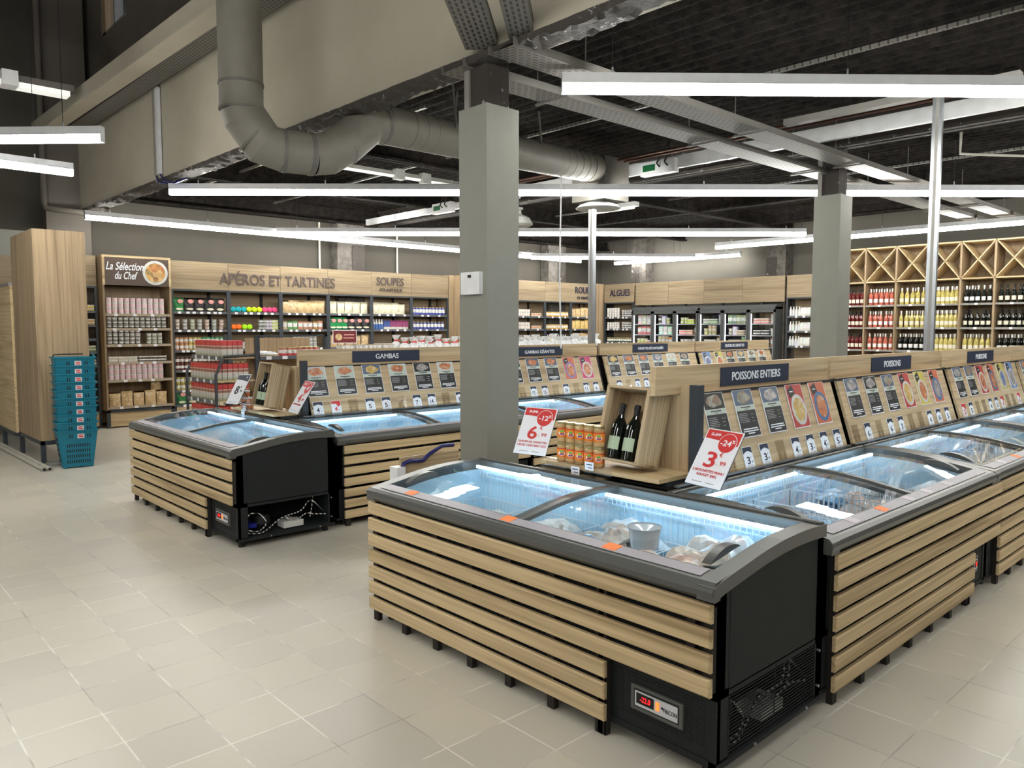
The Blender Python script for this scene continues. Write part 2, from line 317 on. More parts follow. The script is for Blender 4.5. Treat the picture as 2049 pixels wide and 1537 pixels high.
# ---------------------------------------------------------------- building shell
BKY, RX_ = 14.0, 16.3           # back wall, right wall
def shell():
    struct(MB().box((-8, -6, -.1), (RX_, BKY, 0), 'floor_tiles'), 'floor')
    struct(MB().box((-8, BKY, 0), (RX_+.2, BKY+.2, 7.4), 'wall_beige'), 'wall_back')
    struct(MB().box((RX_, -6, 0), (RX_+.2, BKY, 4.2), 'wall_beige_lit'), 'wall_right')  # same beige paint as the back wall, lamp light put into its lighter colour
    struct(MB().box((-8.2, -6, 0), (-8, BKY+.2, 7.4), 'wall_taupe'), 'wall_left')
    struct(MB().box((-8.2, -6.2, 0), (RX_+.2, -6, 7.4), 'wall_beige'), 'wall_front')
    struct(MB().box((-8.2, -6.2, 7.3), (3.8, BKY+.2, 7.5), 'flock'), 'ceiling_high')
    # upper part of the dividing wall above the deep beam, with a window
    mb = MB(); x0, x1 = 3.62, 3.8
    mb.box((x0, -6, 4.7), (x1, 11.9, 7.3), 'wall_taupe').box((x0, 13.1, 4.7), (x1, BKY, 7.3), 'wall_taupe').box((x0, 11.9, 4.7), (x1, 13.1, 6.0), 'wall_taupe')
    struct(mb, 'wall_upper')
    mb = MB().box((3.70, 11.92, 6.02), (3.72, 13.08, 7.28), 'glass').box((3.64, 12.95, 6.0), (3.76, 13.1, 7.3), 'wood_z').box((3.64, 11.9, 6.0), (3.76, 13.1, 6.06), 'galva').box((3.64, 12.5, 6.0), (3.76, 12.55, 7.3), 'galva')
    o = mb.obj('window_1'); o['kind'] = 'structure'
    # deep beam carrying it (slightly out of square, as in the hall)
    mb = MB(); pts = [(3.56, -6), (3.50, 4.3), (3.46, 7.9), (3.38, BKY)]
    poly = pts+[(x+.26, y) for x, y in reversed(pts)]
    mb.prism(poly, 3.45, 4.7, 'bulk', 'z'); struct(mb, 'beam_deep')
    # sprayed fire protection under its lower edge
    mb = MB(); random.seed(3)
    vs = []; fs = []; ny = 360
    for i in range(ny+1):
        y0 = -5.9+i*.0548; x = 3.565-.0098*(y0+6); a = .02+.012*math.sin(i*.31)
        for k, u in enumerate((0, .02, .08, .16, .22, .24)): vs.append((x+u+random.uniform(-.006, .006)*(k in (0, 1)), y0, 3.452 if k in (0, 5) else 3.45-a-random.uniform(0, .028)))
    for i in range(ny):
        for k in range(5): q = i*6+k; fs.append((q, q+1, q+7, q+6))
    mb.add(vs, fs, 'flaked')
    struct(mb, 'trim_1')
    # corrugated deck
    mb = MB(); n = int((RX_-3.75)/.022); pr = [(3.75+i*.022, 3.975+.032*math.sin(i*.022/.17*2*PI)) for i in range(n+1)]
    top = [(x, z) for x, z in pr]; poly = top+[(pr[-1][0], 4.2), (pr[0][0], 4.2)]
    vs = []; fs = []
    for x, z in pr: vs += [(x, -6, z), (x, BKY, z)]
    for i in range(len(pr)-1): fs.append((2*i, 2*i+1, 2*i+3, 2*i+2))
    mb.add(vs, fs, 'flock', True); mb.box((3.75, -6, 4.08), (RX_, BKY, 4.2), 'flock'); struct(mb, 'ceiling_deck')
    # sprayed steel beams under the deck
    def ibeam(p, q, h=.24, w=.14, m='flock', zt=3.96):
        (xa, ya), (xb, yb) = p, q; mb = MB(); d = Vector((xb-xa, yb-ya, 0)).normalized(); nn = Vector((-d.y, d.x, 0))
        for (a, z0, z1) in ((w/2, zt-h, zt-h+.035), (.02, zt-h, zt), (w/2, zt-.035, zt)):
            P = [Vector((xa, ya, 0))+nn*a, Vector((xa, ya, 0))-nn*a, Vector((xb, yb, 0))-nn*a, Vector((xb, yb, 0))+nn*a]
            mb.prism([(v.x, v.y) for v in P], z0, z1, m, 'z')
        o = struct(mb, 'beam_secondary'); return o
    for y in (8.4, 11.2): ibeam((3.75, y), (16.2, y))
    for x in (9.5, 12.6, 15.2): ibeam((x, 4.4), (x, 13.9), .2)
    ibeam((8.95, -5.5), (8.95, 13.9), .3, .2, 'flaked'); ibeam((3.9, 13.7), (16.2, 13.7), .3, .2)
    ibeam((6.0, -5), (13.0, 1.8), .22)
    # two boxed columns
    for i, (x, y, w, zt) in enumerate(((3.5, 4.03, .30, 3.12), (8.90, 4.03, .315, 3.14))):
        mb = MB().box((x, y, 0), (x+w, y+w, zt), 'column_paint'); mb.box((x-.006, y-.006, 0), (x+.012, y+.012, zt), 'column_paint')
        o = struct(mb, 'column_cladding')
        mb = MB(); c = .05; mb.box((x+c, y+c, zt-.02), (x+w-c, y+w-c, 3.72), 'flaked'); mb.box((x+c-.015, y+w-c-.02, zt), (x+c+.02, y+w-c+.03, 3.7), 'galva')
        struct(mb, 'column_core')
    # dark steel columns on the rear and right walls
    for k, (x, y) in enumerate(((7.96, BKY-.3), (13.95, BKY-.3), (2.9, BKY-.3))):
        mb = MB().box((x, y, 0), (x+.62, y+.28, 4.0 if x > 3.4 else 7.2), 'concrete' if k < 2 else 'wall_taupe')
        if k < 2: mb.box((x+.33, y-.012, 2.75), (x+.62, y, 3.25), 'flaked')
        struct(mb, 'column_rear')
    for y in (12.2, 8.4):
        mb = MB().box((RX_-.35, y, 0), (RX_, y+.45, 4.0), 'concrete').box((RX_-.362, y+.2, 2.7), (RX_-.35, y+.45, 3.15), 'flaked'); struct(mb, 'column_right')
    struct(MB().box((-8, BKY-.32, 0), (3.42, BKY-.02, 3.06), 'column_paint'), 'wall_partition')
    # white conduits down the rear wall
    for x in (7.70, 9.55): tag(MB().bar((x, BKY-.05, 2.6), (x, BKY-.05, 3.9), .02, 'tube_white', 8).obj('conduit'), 'white conduit running down the rear wall ' + ('left of the flaking dark steel column' if x < 8 else 'above the SOUPES lettering'), 'conduit')
    # electrical box on the column
    t = thing('thermostat_box', 'white control box mounted on the tall boxed column', 'control box', (3.5, 4.19, 1.90))
    MB().box((-.036, -.115, -.07), (0, .085, .085), 'white_paint').obj('housing', t); MB().box((-.038, -.03, .045), (-.036, .005, .065), 'charcoal').obj('display', t)
shell()

# ---------------------------------------------------------------- lamps
def lamp(p, q, label, z=3.25, zc=3.9, group=None):
    P, Q = Vector((*p, 0)), Vector((*q, 0)); L = (Q-P).length; a = math.atan2(Q.y-P.y, Q.x-P.x)
    t = thing('linear_light', label, 'ceiling light', (p[0], p[1], z), a, group)
    MB().box((0, -.032, .036), (L, .032, .105), 'rim_white').box((-.004, -.034, -.03), (0, .034, .107), 'rim_white').box((L, -.034, -.03), (L+.004, .034, .107), 'rim_white').obj('housing', t)
    MB().prism([(-.03, .036), (-.03, -.015), (-.018, -.032), (.018, -.032), (.03, -.015), (.03, .036)], .0, L, 'lamp_white').obj('diffuser', t)
    n = max(2, int(L/1.6)+1)
    for i in range(n):
        x = .35+(L-.7)*i/(n-1); wx = p[0]+math.cos(a)*x; top = 7.3 if wx < 3.32 else 3.45 if wx < 3.74 else zc; MB().bar((x, 0, .105), (x, 0, top-z), .003, 'black', 4).bar((x, 0, .10), (x, 0, .15), .008, 'alu', 6).obj('suspension_cable', t)
plain('rim_white', (.62, .63, .66), .4)
lamp((3.976, 3.779), (8.2, .04), 'long linear light nearest overhead, beside the boxed column top')
lamp((3.433, 9.876), (12.0, 2.10), 'longest linear light, crossing the hall behind both boxed columns')
lamp((3.257, 12.97), (14.56, 13.18), 'linear light running along the APÉROS ET TARTINES wall')
lamp((6.315, 12.93), (13.245, 6.606), 'linear light crossing diagonally above the rear of the shrimp freezers')
lamp((12.55, 12.88), (15.48, 10.42), 'short linear light across the far rear corner', 3.205)
lamp((15.70, 13.0), (15.95, 9.5), 'short linear light along the top of the glass-door fridges')
lamp((14.114, 8.98), (14.42, .9), 'linear light running in front of the wine shelves')
lamp((2.047, 7.50), (1.0, 8.55), 'short linear light above the entrance, upper of the two by the tall cabinet')
lamp((2.251, 9.381), (-1.6, 9.2), 'short linear light above the entrance, lower of the two by the tall cabinet')
lamp((-2.0, 5.2), (3.1, .1), 'linear light over the aisle in front of the nearest freezer')
lamp((-5.0, 1.0), (0.5, -4.5), 'linear light over the front aisle')
lamp((-6.0, 7.0), (-2.2, 3.2), 'linear light over the left aisle')
lamp((4.5, -1.0), (9.5, -4.6), 'linear light over the right front aisle')
lamp((9.8, 1.4), (13.6, -2.2), 'linear light over the aisle by the wine shelves')

# ---------------------------------------------------------------- services under the ceiling
def tray(p, q, w, label, name='cable_tray', h=.05, hang=True):
    P, Q = Vector(p), Vector(q); L = (Q-P).length; d = (Q-P).normalized()
    a = math.atan2(d.y, d.x); b = -math.asin(d.z); M = T(*p) @ RZ(a) @ RY(b)
    t = thing(name, label, 'cable tray', M=M)
    MB().box((0, -w/2, 0), (L, w/2, .004), 'perf').obj('tray_floor', t)
    for s in (-1, 1): MB().box((0, s*w/2-.003, 0), (L, s*w/2+.003, h), 'tray_grey').box((0, s*w/2-.008, h), (L, s*w/2+.008, h+.004), 'tray_grey').obj('side_rail', t)
    if hang:
        k = 1.0
        while k < L:
            MB().bar((k, -w/2-.06, -.012), (k, w/2+.06, -.012), .012, 'tray_grey', 4).bar((k, w/2+.04, 0), (k, w/2+.04, 3.95-p[2]), .005, 'tray_grey', 4).obj('hanger', t); k += 2.1
    return t
tray((3.45, 4.34, 3.395), (15.8, 4.34, 3.395), .24, 'perforated cable tray above the columns, lower left of the pair')
tray((3.45, 3.83, 3.40), (15.8, 3.83, 3.40), .24, 'perforated cable tray above the columns, right one of the pair')
tray((3.47, 4.04, 3.462), (1.75, 2.55, 3.56), .22, 'wide perforated tray sloping up from the column top', hang=False)
tray((3.58, 3.76, 3.462), (1.95, 2.34, 3.56), .16, 'narrow perforated tray sloping up beside the wide one', hang=False)
tray((3.28, 4.6, 4.52), (3.16, 13.9, 4.52), .24, 'perforated tray fixed along the top of the deep beige beam', hang=False)
def beamlike():
    t = thing('ceiling_channel', 'long pale channel running beside the deep beige beam', 'channel', (0, 0, 0))
    MB().add([(3.02, 4, 4.48), (2.80, 13.9, 4.48), (2.80, 13.9, 4.74), (3.02, 4, 4.74), (3.07, 4, 4.48), (2.85, 13.9, 4.48), (2.85, 13.9, 4.74), (3.07, 4, 4.74)], [(0, 3, 2, 1), (4, 5, 6, 7), (0, 1, 5, 4), (3, 7, 6, 2), (0, 4, 7, 3), (1, 2, 6, 5)], 'bulk').obj('web', t)
    MB().add([(2.94, 4, 4.47), (2.72, 13.9, 4.47), (2.93, 13.9, 4.47), (3.15, 4, 4.47), (2.94, 4, 4.49), (2.72, 13.9, 4.49), (2.93, 13.9, 4.49), (3.15, 4, 4.49)], [(0, 1, 2, 3), (4, 7, 6, 5), (0, 4, 5, 1), (3, 2, 6, 7), (0, 3, 7, 4), (1, 5, 6, 2)], 'bulk').obj('flange', t)
    # pipes down the beam face
    t = thing('pipe_pair', 'pale pipes dropping down the face of the deep beige beam', 'pipe', (3.41, 10.1, 0))
    MB().box((-.03, -.03, 3.50), (.01, .06, 4.55), 'rim_white').obj('trunking', t); MB().bar((-.0, .17, 3.50), (0, .17, 4.55), .022, 'duct_grey', 8).obj('pipe', t)
    MB().tube([(0, .17, 3.5), (.0, .08, 3.41), (.05, -.2, 3.36), (.1, -.5, 3.385)], .014, 'blue_plastic', 6).tube([(-.01, 0, 3.5), (.0, -.1, 3.41), (.05, -.35, 3.35), (.1, -.6, 3.38)], .012, 'blue_plastic', 6).obj('cable', t)
    tag(MB().tube([(2.86, 13.6, 7), (2.86, 13.6, 3.5), (2.88, 13.58, 3.42), (3.0, 13.5, 3.40), (3.6, 13.45, 3.38)], .045, 'wall_taupe', 10).obj('drain_pipe'), 'grey painted pipe with an elbow in the corner under the deep beam', 'pipe')
    tag(MB().box((1.0, 11.2, 4.60), (2.75, 11.42, 4.68), 'perf').box((1.0, 11.2, 4.54), (2.7, 11.40, 4.60), 'left_neon').obj('strip_lamp'), 'dim louvred strip lamp high above the tall wooden cabinet', 'strip lamp')
    tag(MB().box((1.95, 11.1, 4.52), (2.12, 11.34, 4.70), 'white_paint').obj('emergency_light'), 'small white box light hanging on the louvred strip lamp', 'box light')
beamlike()
def ducts():
    t = thing('ventilation_duct', 'large round ventilation duct bending under the deep beige beam', 'duct', (0, 0, 0))
    r = .172; A = []
    A = [(2.72, 6.15, 7.2), (2.72, 6.15, 3.55)]
    MB().tube([(2.72, 6.15, 7.2), (2.72, 6.15, 4.2), (2.72, 6.15, 3.55), (2.72, 6.15, 3.36)], r, 'duct_grey', 28, cap=False).obj('riser', t)
    MB().tube([(2.72, 6.15, 3.37), (2.74, 6.145, 3.30), (2.88, 6.105, 3.10), (3.04, 6.065, 3.06)], [r, r*1.03, r*1.05, r], 'duct_grey', 28, cap=False, split=True).obj('elbow', t)
    MB().tube([(3.0, 6.07, 3.06), (3.28, 6.02, 3.06)], r*1.01, 'duct_grey', 28, cap=False).obj('sleeve', t)
    MB().tube([(3.27, 6.02, 3.06), (3.40, 6.0, 3.08), (3.58, 5.97, 3.20), (3.78, 5.95, 3.38), (3.95, 5.95, 3.41)], [r, r*1.03, r*1.02, r*1.03, r], 'duct_grey', 28, cap=False, split=True).obj('elbow', t)
    MB().tube([(3.93, 5.95, 3.41), (5.4, 6.14, 3.47), (7.33, 6.42, 3.555)], r, 'duct_grey', 28).obj('straight_run', t)
    for p, q in (((2.72, 6.15, 3.56), (2.72, 6.15, 3.54)), ((2.72, 6.15, 3.36), (2.72, 6.15, 3.34)), ((2.81, 6.125, 3.165), (2.825, 6.12, 3.15)), ((3.02, 6.07, 3.06), (3.05, 6.06, 3.06)), ((3.24, 6.03, 3.06), (3.28, 6.02, 3.06)), ((3.53, 5.98, 3.16), (3.545, 5.98, 3.172)), ((3.9, 5.95, 3.405), (3.93, 5.95, 3.41))):
        MB().tube([p, q], r*1.035, 'tray_grey', 28).obj('seam_band', t)
    mb = MB(); x = 4.2
    while x < 7.2: mb.tube([(x, 5.985+.138*(x-4.2), 3.422+.0425*(x-4.2)), (x+.006, 5.986+.138*(x-4.2), 3.422+.0425*(x-4.2))], r*1.02, 'tray_grey', 28); x += .14
    mb.obj('spiral_seam', t)
    [MB().bar(a_, b_, .012, 'tray_grey').obj('hanger', t) for a_, b_ in (((4.7, 5.85, 3.5), (4.65, 5.85, 3.95)), ((4.9, 6.15, 3.5), (4.95, 6.15, 3.95)), ((6.1, 6.1, 3.55), (6.05, 6.1, 3.95)))]
    t = thing('air_diffuser_box', 'grey sheet metal plenum box at the end of the round duct', 'air diffuser', (7.57, 6.55, .05))
    MB().box((-.20, -.27, 3.14), (.27, .27, 3.66), 'duct_dark').obj('plenum', t)
    MB().lathe([(.27, 3.05), (.29, 3.06), (.24, 3.10), (.15, 3.13), (.14, 3.17), (0, 3.17)], 'hood_grey', 28).lathe([(0, 3.06), (.16, 3.055), (.22, 3.05), (.27, 3.05)], 'hood_grey', 28).obj('round_diffuser', t)
    tag(MB().lathe([(0, 2.98), (.15, 3.0), (.20, 3.03), (.15, 3.12), (.04, 3.17), (.03, 3.22), (.06, 3.24), (.06, 3.26), (0, 3.26)], 'hood_grey', 20, (7.45, 7.9, 0)).bar((7.45, 7.9, 3.25), (7.45, 7.9, 3.95), .006, 'black').obj('pendant_lamp'), 'white domed pendant lamp hanging behind the tall boxed column', 'pendant lamp')
    # bare steel rails along the deck, white trunking, copper pipes
    for x, y0, y1, lb in ((6.55, -3.0, 13.5, 'slotted steel rail under the deck left of the white trunking'), (11.6, -3.0, 13.6, 'slotted steel rail under the deck right of the white trunking'), (4.9, 6.6, 13.6, 'slotted steel rail under the deck beside the round duct')):
        tag(MB().box((x-.018, y0, 3.87), (x+.018, y1, 3.90), 'perf').obj('mounting_rail'), lb, 'rail')
    t = thing('cable_trunking', 'white rectangular cable trunking hanging under the ceiling deck', 'cable trunking', (8.15, 0, 3.58))
    MB().box((-.03, -2.5, 0), (.03, 8.6, .15), 'white_paint').obj('duct', t)
    for y in (.9, 1.05, 5.0, 5.3, 7.2): MB().box((-.034, y, -.004), (.034, y+.06, .154), 'white_paint').obj('joint_cover', t)
    for y in (2.75,): MB().box((-.036, y, .01), (-.03, y+.5, .14), 'white_paint').obj('cover_plate', t)
    for k, (x, y, z) in enumerate(((8.10, 6.0, 3.56), (8.3, 10.7, 3.6))):
        t = thing('distribution_box', ('green and white socket box on the white trunking beside the plenum' if k == 0 else 'green and white socket box on the trunking over the APÉROS aisle'), 'electrical box', (x, y, z))
        MB().box((-.05, -.26, -.03), (.05, .26, .14), 'white_paint').obj('housing', t); MB().box((-.053, .03, .02), (-.05, .22, .10), 'green_dark').obj('green_panel', t)
        for j in range(2): MB().tube([(-.06, -.05-.12*j, .05), (-.10, -.03-.12*j, .09), (-.08, -.1-.1*j, .22), (0, -.15, .36)], .012, 'rubber', 6).obj('plug_lead', t)
    t = thing('cable_trunking', 'white jointed trunking above the APÉROS wall aisle', 'cable trunking', (8.4, 8.9, 3.62)); MB().box((-.03, 0, 0), (.03, 4.4, .11), 'white_paint').obj('duct', t)
    for k in range(6): MB().box((-.034, .4+k*.65, -.003), (.034, .48+k*.65, .113), 'white_paint').obj('joint_cover', t)
    for x in (7.75, 7.62): tag(MB().tube([(x, -2, 3.68), (x, 9, 3.68)], .014, 'copper', 6).obj('copper_pipe'), 'copper pipe beside the white trunking, ' + ('nearer one' if x < 7.7 else 'farther one'), 'pipe')
    tag(MB().tube([(10.2, 3.2, 3.9), (10.2, 3.2, 3.65), (10.3, 2.9, 3.6), (11.3, 1.9, 3.55), (11.5, 1.7, 3.55)], .016, 'tube_white', 6).obj('conduit'), 'thin pale conduit bending under the deck by the aluminium pole', 'conduit')
    t = thing('strip_lamp', 'bare steel lighting rail behind the round duct with two small boxes', 'strip lamp', (4.0, 9.07, 3.70)); MB().box((0, -.05, 0), (3.6, .05, .05), 'galva').obj('rail', t); MB().box((0, -.04, -.02), (3.6, .04, 0), 'left_neon').obj('diffuser', t)
    for x in (2.15, 2.6): MB().box((x, -.1, -.06), (x+.14, .0, .08), 'hood_grey').obj('box', t)
    t = thing('strip_lamp', 'warm glowing fluorescent tube fitting behind the round diffuser', 'strip lamp', (9.72, 7.62, 3.46)); MB().box((-.06, 0, .03), (.06, .95, .10), 'white_paint').obj('housing', t); MB().bar((-.03, .03, .01), (-.03, .92, .01), .018, 'tube_warm', 8).obj('tube', t)
    # aluminium power columns
    for k, (x, y, z0, lb) in enumerate(((7.265, 2.46, .02, 'aluminium service pole rising between the two right POISSONS boards'), (7.33, 6.43, .02, 'aluminium service pole beside the GAMBAS GÉANTES board'))):
        t = thing('service_pole', lb, 'service pole', (x, y, 0)); zt = 3.58 if k == 0 else 3.06
        MB().box((-.035, -.04, z0), (.0, .04, zt), 'alu').box((.0, -.03, z0), (.03, .03, zt), 'alu').obj('profile', t)
        MB().box((-.038, -.012, z0), (-.035, .012, zt), 'galva').obj('cover', t)
        if k == 0: MB().box((-.05, -.6, 3.58), (.05, 1.4, 3.64), 'galva').obj('top_bracket', t)
    tag(MB().tube([(6.63, 6.30, 1.35), (6.62, 6.32, 2.2), (6.60, 6.28, 3.3), (6.60, 6.28, 3.36)], .009, 'white_paint', 6).obj('hanging_cord'), 'thin white cord hanging left of the rear aluminium pole', 'cord')
plain('copper', (.10, .045, .03), .5, .4)
ducts()

# ---------------------------------------------------------------- freezers
ARC = [(0.0, .715), (.02, .728), (.10, .742), (.21, .760), (.34, .782), (.48, .797), (.62, .803), (.74, .801), (.83, .795)]
def arcz(y):
    for (a, za), (b, zb) in zip(ARC, ARC[1:]):
        if y <= b: return za+(zb-za)*(y-a)/(b-a)
    return ARC[-1][1]
def arcpts(y0, y1, n=14, dz=0): return [(y0+(y1-y0)*i/n, arcz(y0+(y1-y0)*i/n)+dz) for i in range(n+1)]
D = .83
def freezer(label, x, y, rz, L, clad=(0, None), gap=.47, bare_right=False, bars=True, stickers=(), group=None, open_grille=False):
    t = thing('chest_freezer', label, 'freezer', (x, y, 0), rz, group)
    c0, c1 = clad; c1 = L if c1 is None else c1; g = c1-gap
    # carcass
    mb = MB()
    mb.box((.0, .05, .30), (L, .10, .68)).box((0, .78, .07), (L, D, .75)).box((0, .05, .07), (.02, D, .33)).box((0, .05, .30), (L, D, .325)).box((0, .05, .05), (L, D, .075))
    mb.box((0, .05, .07), (g-.03, .09, .31)).box((g-.03, .055, .07), (L, .075, .31))
    for xa, xb in ((0, .05), (L-.03, L)):
        mb.strip(arcpts(.05, D, dz=-.045), [(p[0], .32) for p in arcpts(.05, D)], xa, xb)
    mb.box((L-.03, .05, .06), (L, .125, .33)).box((L-.03, .79, .06), (L, D, .33)); mb.box((L-.5, .2, .08), (L-.45, .78, .30), 'black')
    if bare_right:
        mb.box((L-.002, .125, .70), (L+.0015, .128, .06), 'black'); mb.box((L-.03, .05, .05), (L+.006, D, .07), 'charcoal')
        for yy, zz in ((.3, .06), (.7, .06), (.80, .12), (.80, .27)): mb.bar((L, yy, zz), (L+.012, yy, zz), .006, 'alu', 8)
    for fx in (.08, L-.06):
        for fy in (.10, .78): mb.bar((fx, fy, 0), (fx, fy, .06), .022, 'rubber', 8)
    mb.obj('cabinet_body', t)
    # rim
    mb = MB()
    mb.prism([(.05, .665), (.022, .662), (.004, .680), (0, .700), (.006, .718), (.022, .731), (.06, .737), (.112, .744), (.112, .70), (.05, .70)], -.006, L+.006, 'rim_grey')
    for xa, xb in ((-.012, .06), (L-.06, L+.012)):
        mb.strip(arcpts(.004, D), arcpts(.004, D, dz=-.052), xa, xb, 'rim_grey')
    mb.prism([(.765, .755), (.765, arcz(.765)), (.83, .795), (.842, .785), (.842, .745), (.80, .745)], -.006, L+.006, 'rim_grey')
    mb.prism([(.795, .800), (.80, .806), (.83, .803), (.835, .795)], -.0, L, 'rim_grey')
    mb.obj('rim', t)
    mb = MB(); w = .055; k = .08
    mb.add([(.07, .040, .7355), (L-.07, .040, .7355), (L-.07, .100, .7440), (.07, .100, .7440), (.07, .040, .7375), (L-.07, .040, .7375), (L-.07, .100, .746), (.07, .100, .746)], [(4, 5, 6, 7), (0, 1, 5, 4), (1, 2, 6, 5), (2, 3, 7, 6), (3, 0, 4, 7)], 'strip_lilac'); mb.obj('label_rail', t)
    for sx, m in stickers:
        MB().add([(sx, .046, .738), (sx+.07, .046, .738), (sx+.07, .100, .7465), (sx, .100, .7465), (sx, .046, .7395), (sx+.07, .046, .7395), (sx+.07, .100, .748), (sx, .100, .748)], [(4, 5, 6, 7), (0, 1, 5, 4), (1, 2, 6, 5), (2, 3, 7, 6), (3, 0, 4, 7)], m).obj('price_sticker', t, label='orange sticker' if m == 'orange_tag' else 'pale sticker')
    # inside
    mb = MB(); mb.box((.05, .10, .325), (L-.05, .78, .335), 'liner').box((.05, .10, .335), (L-.05, .112, .70), 'liner').box((.05, .765, .335), (L-.05, .78, .757), 'liner')
    for xa, xb in ((.05, .062), (L-.062, L-.05)): mb.strip(arcpts(.112, .765, dz=-.053), [(p[0], .335) for p in arcpts(.112, .765)], xa, xb, 'liner')
    k = .09
    while k < L-.08: mb.box((k, .761, .34), (k+.012, .766, .70), 'liner'); k += .03
    mb.obj('liner', t)
    MB().box((.10, .690, .768), (L/2-.04, .704, .783), 'led_blue').box((L/2+.02, .690, .760), (L-.10, .704, .775), 'led_blue').obj('light_strip', t)
    mb = MB(); mb.box((.07, .738, .712), (L-.07, .742, .716), 'white_wire').box((.07, .738, .736), (L-.07, .742, .740), 'white_wire'); k = .08
    while k < L-.07: mb.box((k, .737, .712), (k+.004, .743, .745), 'white_wire'); k += .03
    mb.obj('hook_rail', t)
    # two sliding curved lids
    for i, (xa, xb, dz) in enumerate(((.055, L/2+.03, -.003), (L/2-.03, L-.055, -.016))):
        g_ = MB().strip(arcpts(.10, .79, 16, dz), arcpts(.10, .79, 16, dz-.005), xa, xb, 'glass').obj('glass_lid', t)
        mb = MB(); e = xb if i == 0 else xa
        mb.strip(arcpts(.10, .79, 16, dz+.007), arcpts(.10, .79, 16, dz-.012), e-.016, e+.016, 'rim_grey'); e2 = xa if i == 0 else xb
        mb.strip(arcpts(.10, .79, 16, dz+.004), arcpts(.10, .79, 16, dz-.008), e2-.004, e2+.004, 'rim_grey')
        mb.box((xa, .098, arcz(.1)+dz-.008), (xb, .106, arcz(.1)+dz+.004), 'rim_grey'); mb.box((xa, .786, arcz(.79)+dz-.008), (xb, .792, arcz(.79)+dz+.004), 'rim_grey'); mb.obj('lid_frame', g_)
        hx = xa+.075 if i == 0 else xb-.075; mb = MB()
        pts = [(.17+.20*j/12, arcz(.17+.20*j/12)+dz+.002+.026*math.sin(PI*j/12)**.8) for j in range(13)]
        mb.strip(pts, [(a, arcz(a)+dz-.0005) for a, b in pts], hx-.019, hx+.019, 'rim_grey'); mb.obj('handle', g_)
    # slatted cladding with legs
    if clad[0] is not None:
        for k in range(7):
            zt = .655-k*.0875; xe = c1 if k < 4 else g
            MB().box((c0, 0, zt-.065), (xe, .02, zt), 'wood_x', c=.005).obj('slat', t)
        nb = 8; xs = [c0+.02+(g-.06-c0-.02)*i/6 for i in range(7)]
        for bx in xs+[g-.045]: MB().box((bx, .021, .0), (bx+.04, .049, .64), 'black_wood').obj('leg', t)
        for bx in (c1-.11, c1-.04): MB().box((bx, .021, .335), (bx+.035, .049, .64), 'black_wood').obj('batten', t)
        MB().box((g-.012, .021, .0), (g-.004, .049, .33), 'black_wood').obj('end_cap', t)
    # controls and vents
    mb = MB(); a = g+.035; b = L-.06
    for zz in [.115+.0115*i for i in range(15)]:
        xx = a
        while xx < b:
            inside = (g+.075 < xx+.02 and xx < L-.135 and .135 < zz < .255)
            if not inside: mb.box((xx, .053, zz), (xx+.021, .0552, zz+.0052), 'black')
            xx += .028
    mb.obj('vent_slots', t)
    cx0, cx1 = g+.10, L-.135
    p = MB().box((cx0, .044, .148), (cx1, .056, .244), 'rim_grey').box((cx0+.016, .0425, .162), (cx1-.016, .046, .232), 'charcoal').box((cx0+.022, .040, .168), (cx1-.02, .0435, .226), 'rim_white').obj('control_panel', t)
    w = cx1-cx0
    MB().box((cx0+.03, .038, .180), (cx0+.03+w*.34, .0405, .220), 'charcoal').obj('display', p); text('-22.0', w*.20, .020, 'led_red', 'digits', p, T(cx0+.03+w*.18, .0372, .201))
    MB().box((cx0+w*.51, .037, .183), (cx0+w*.57, .0405, .214), 'switch_orange').obj('power_switch', p)
    text('FRICON', w*.25, .015, 'text_navy', 'badge', p, T(cx0+w*.78, .0395, .194)); MB().disc((cx0+w*.63, .199, .0392), .005, 'text_navy', 12, .0008).obj('badge_dot', p)
    # machinery seen at the exposed end
    if bare_right:
        if not open_grille:
            mb = MB()
            for k in range(18): mb.box((L-.004, .13, .088+k*.0126), (L-.001, .785, .092+k*.0126), 'charcoal')
            mb.box((L-.006, .46, .08), (L-.004, .465, .32), 'charcoal'); mb.obj('side_grille', t)
        else:
            mb = MB()
            for k in range(14): mb.box((L-.30, .45, .10+k*.015), (L-.298, .78, .104+k*.015), 'charcoal')
            mb.obj('condenser', t)
        mb = MB().lathe([(0, 0), (.06, .005), (.075, .05), (.06, .11), (0, .13)], 'black', 16, (L-.17, .30, .08)); 
        mb.lathe([(0, .0), (.05, .0), (.05, .03), (0, .03)], 'fan_blue' if open_grille else 'charcoal', 16, (L-.16, .22, .11)); mb.obj('compressor', t)
        MB().box((L-.14, .42, .085), (L-.03, .58, .13), 'off_white').box((L-.12, .46, .13), (L-.05, .50, .155), 'galva').obj('transformer_box', t)
        q = L-.03
        for pts in ([(q, .14, .12), (q, .22, .10), (q, .28, .15), (q-.02, .24, .22), (q, .16, .24), (q, .13, .2)], [(q, .13, .1), (q, .25, .085), (q-.02, .38, .15), (q-.03, .45, .17), (q, .56, .2), (q-.03, .66, .26), (q, .76, .16)], [(q-.02, .45, .16), (q-.03, .52, .12), (q, .6, .17), (q-.02, .68, .15), (q, .77, .14)], [(q-.03, .68, .30), (q-.02, .66, .2), (q-.03, .65, .13)]):
            P = [Vector(a) for a in pts]; S = []
            for i in range(len(P)-1):
                p0, p1, p2, p3 = P[max(0, i-1)], P[i], P[i+1], P[min(len(P)-1, i+2)]
                for u in (0, .25, .5, .75): S.append(.5*((2*p1)+(p2-p0)*u+(2*p0-5*p1+4*p2-p3)*u*u+(3*p1-p0-3*p2+p3)*u**3))
            MB().tube(S+[P[-1]], .0045, 'stripe_cable', 6).obj('cable', t)
    return t
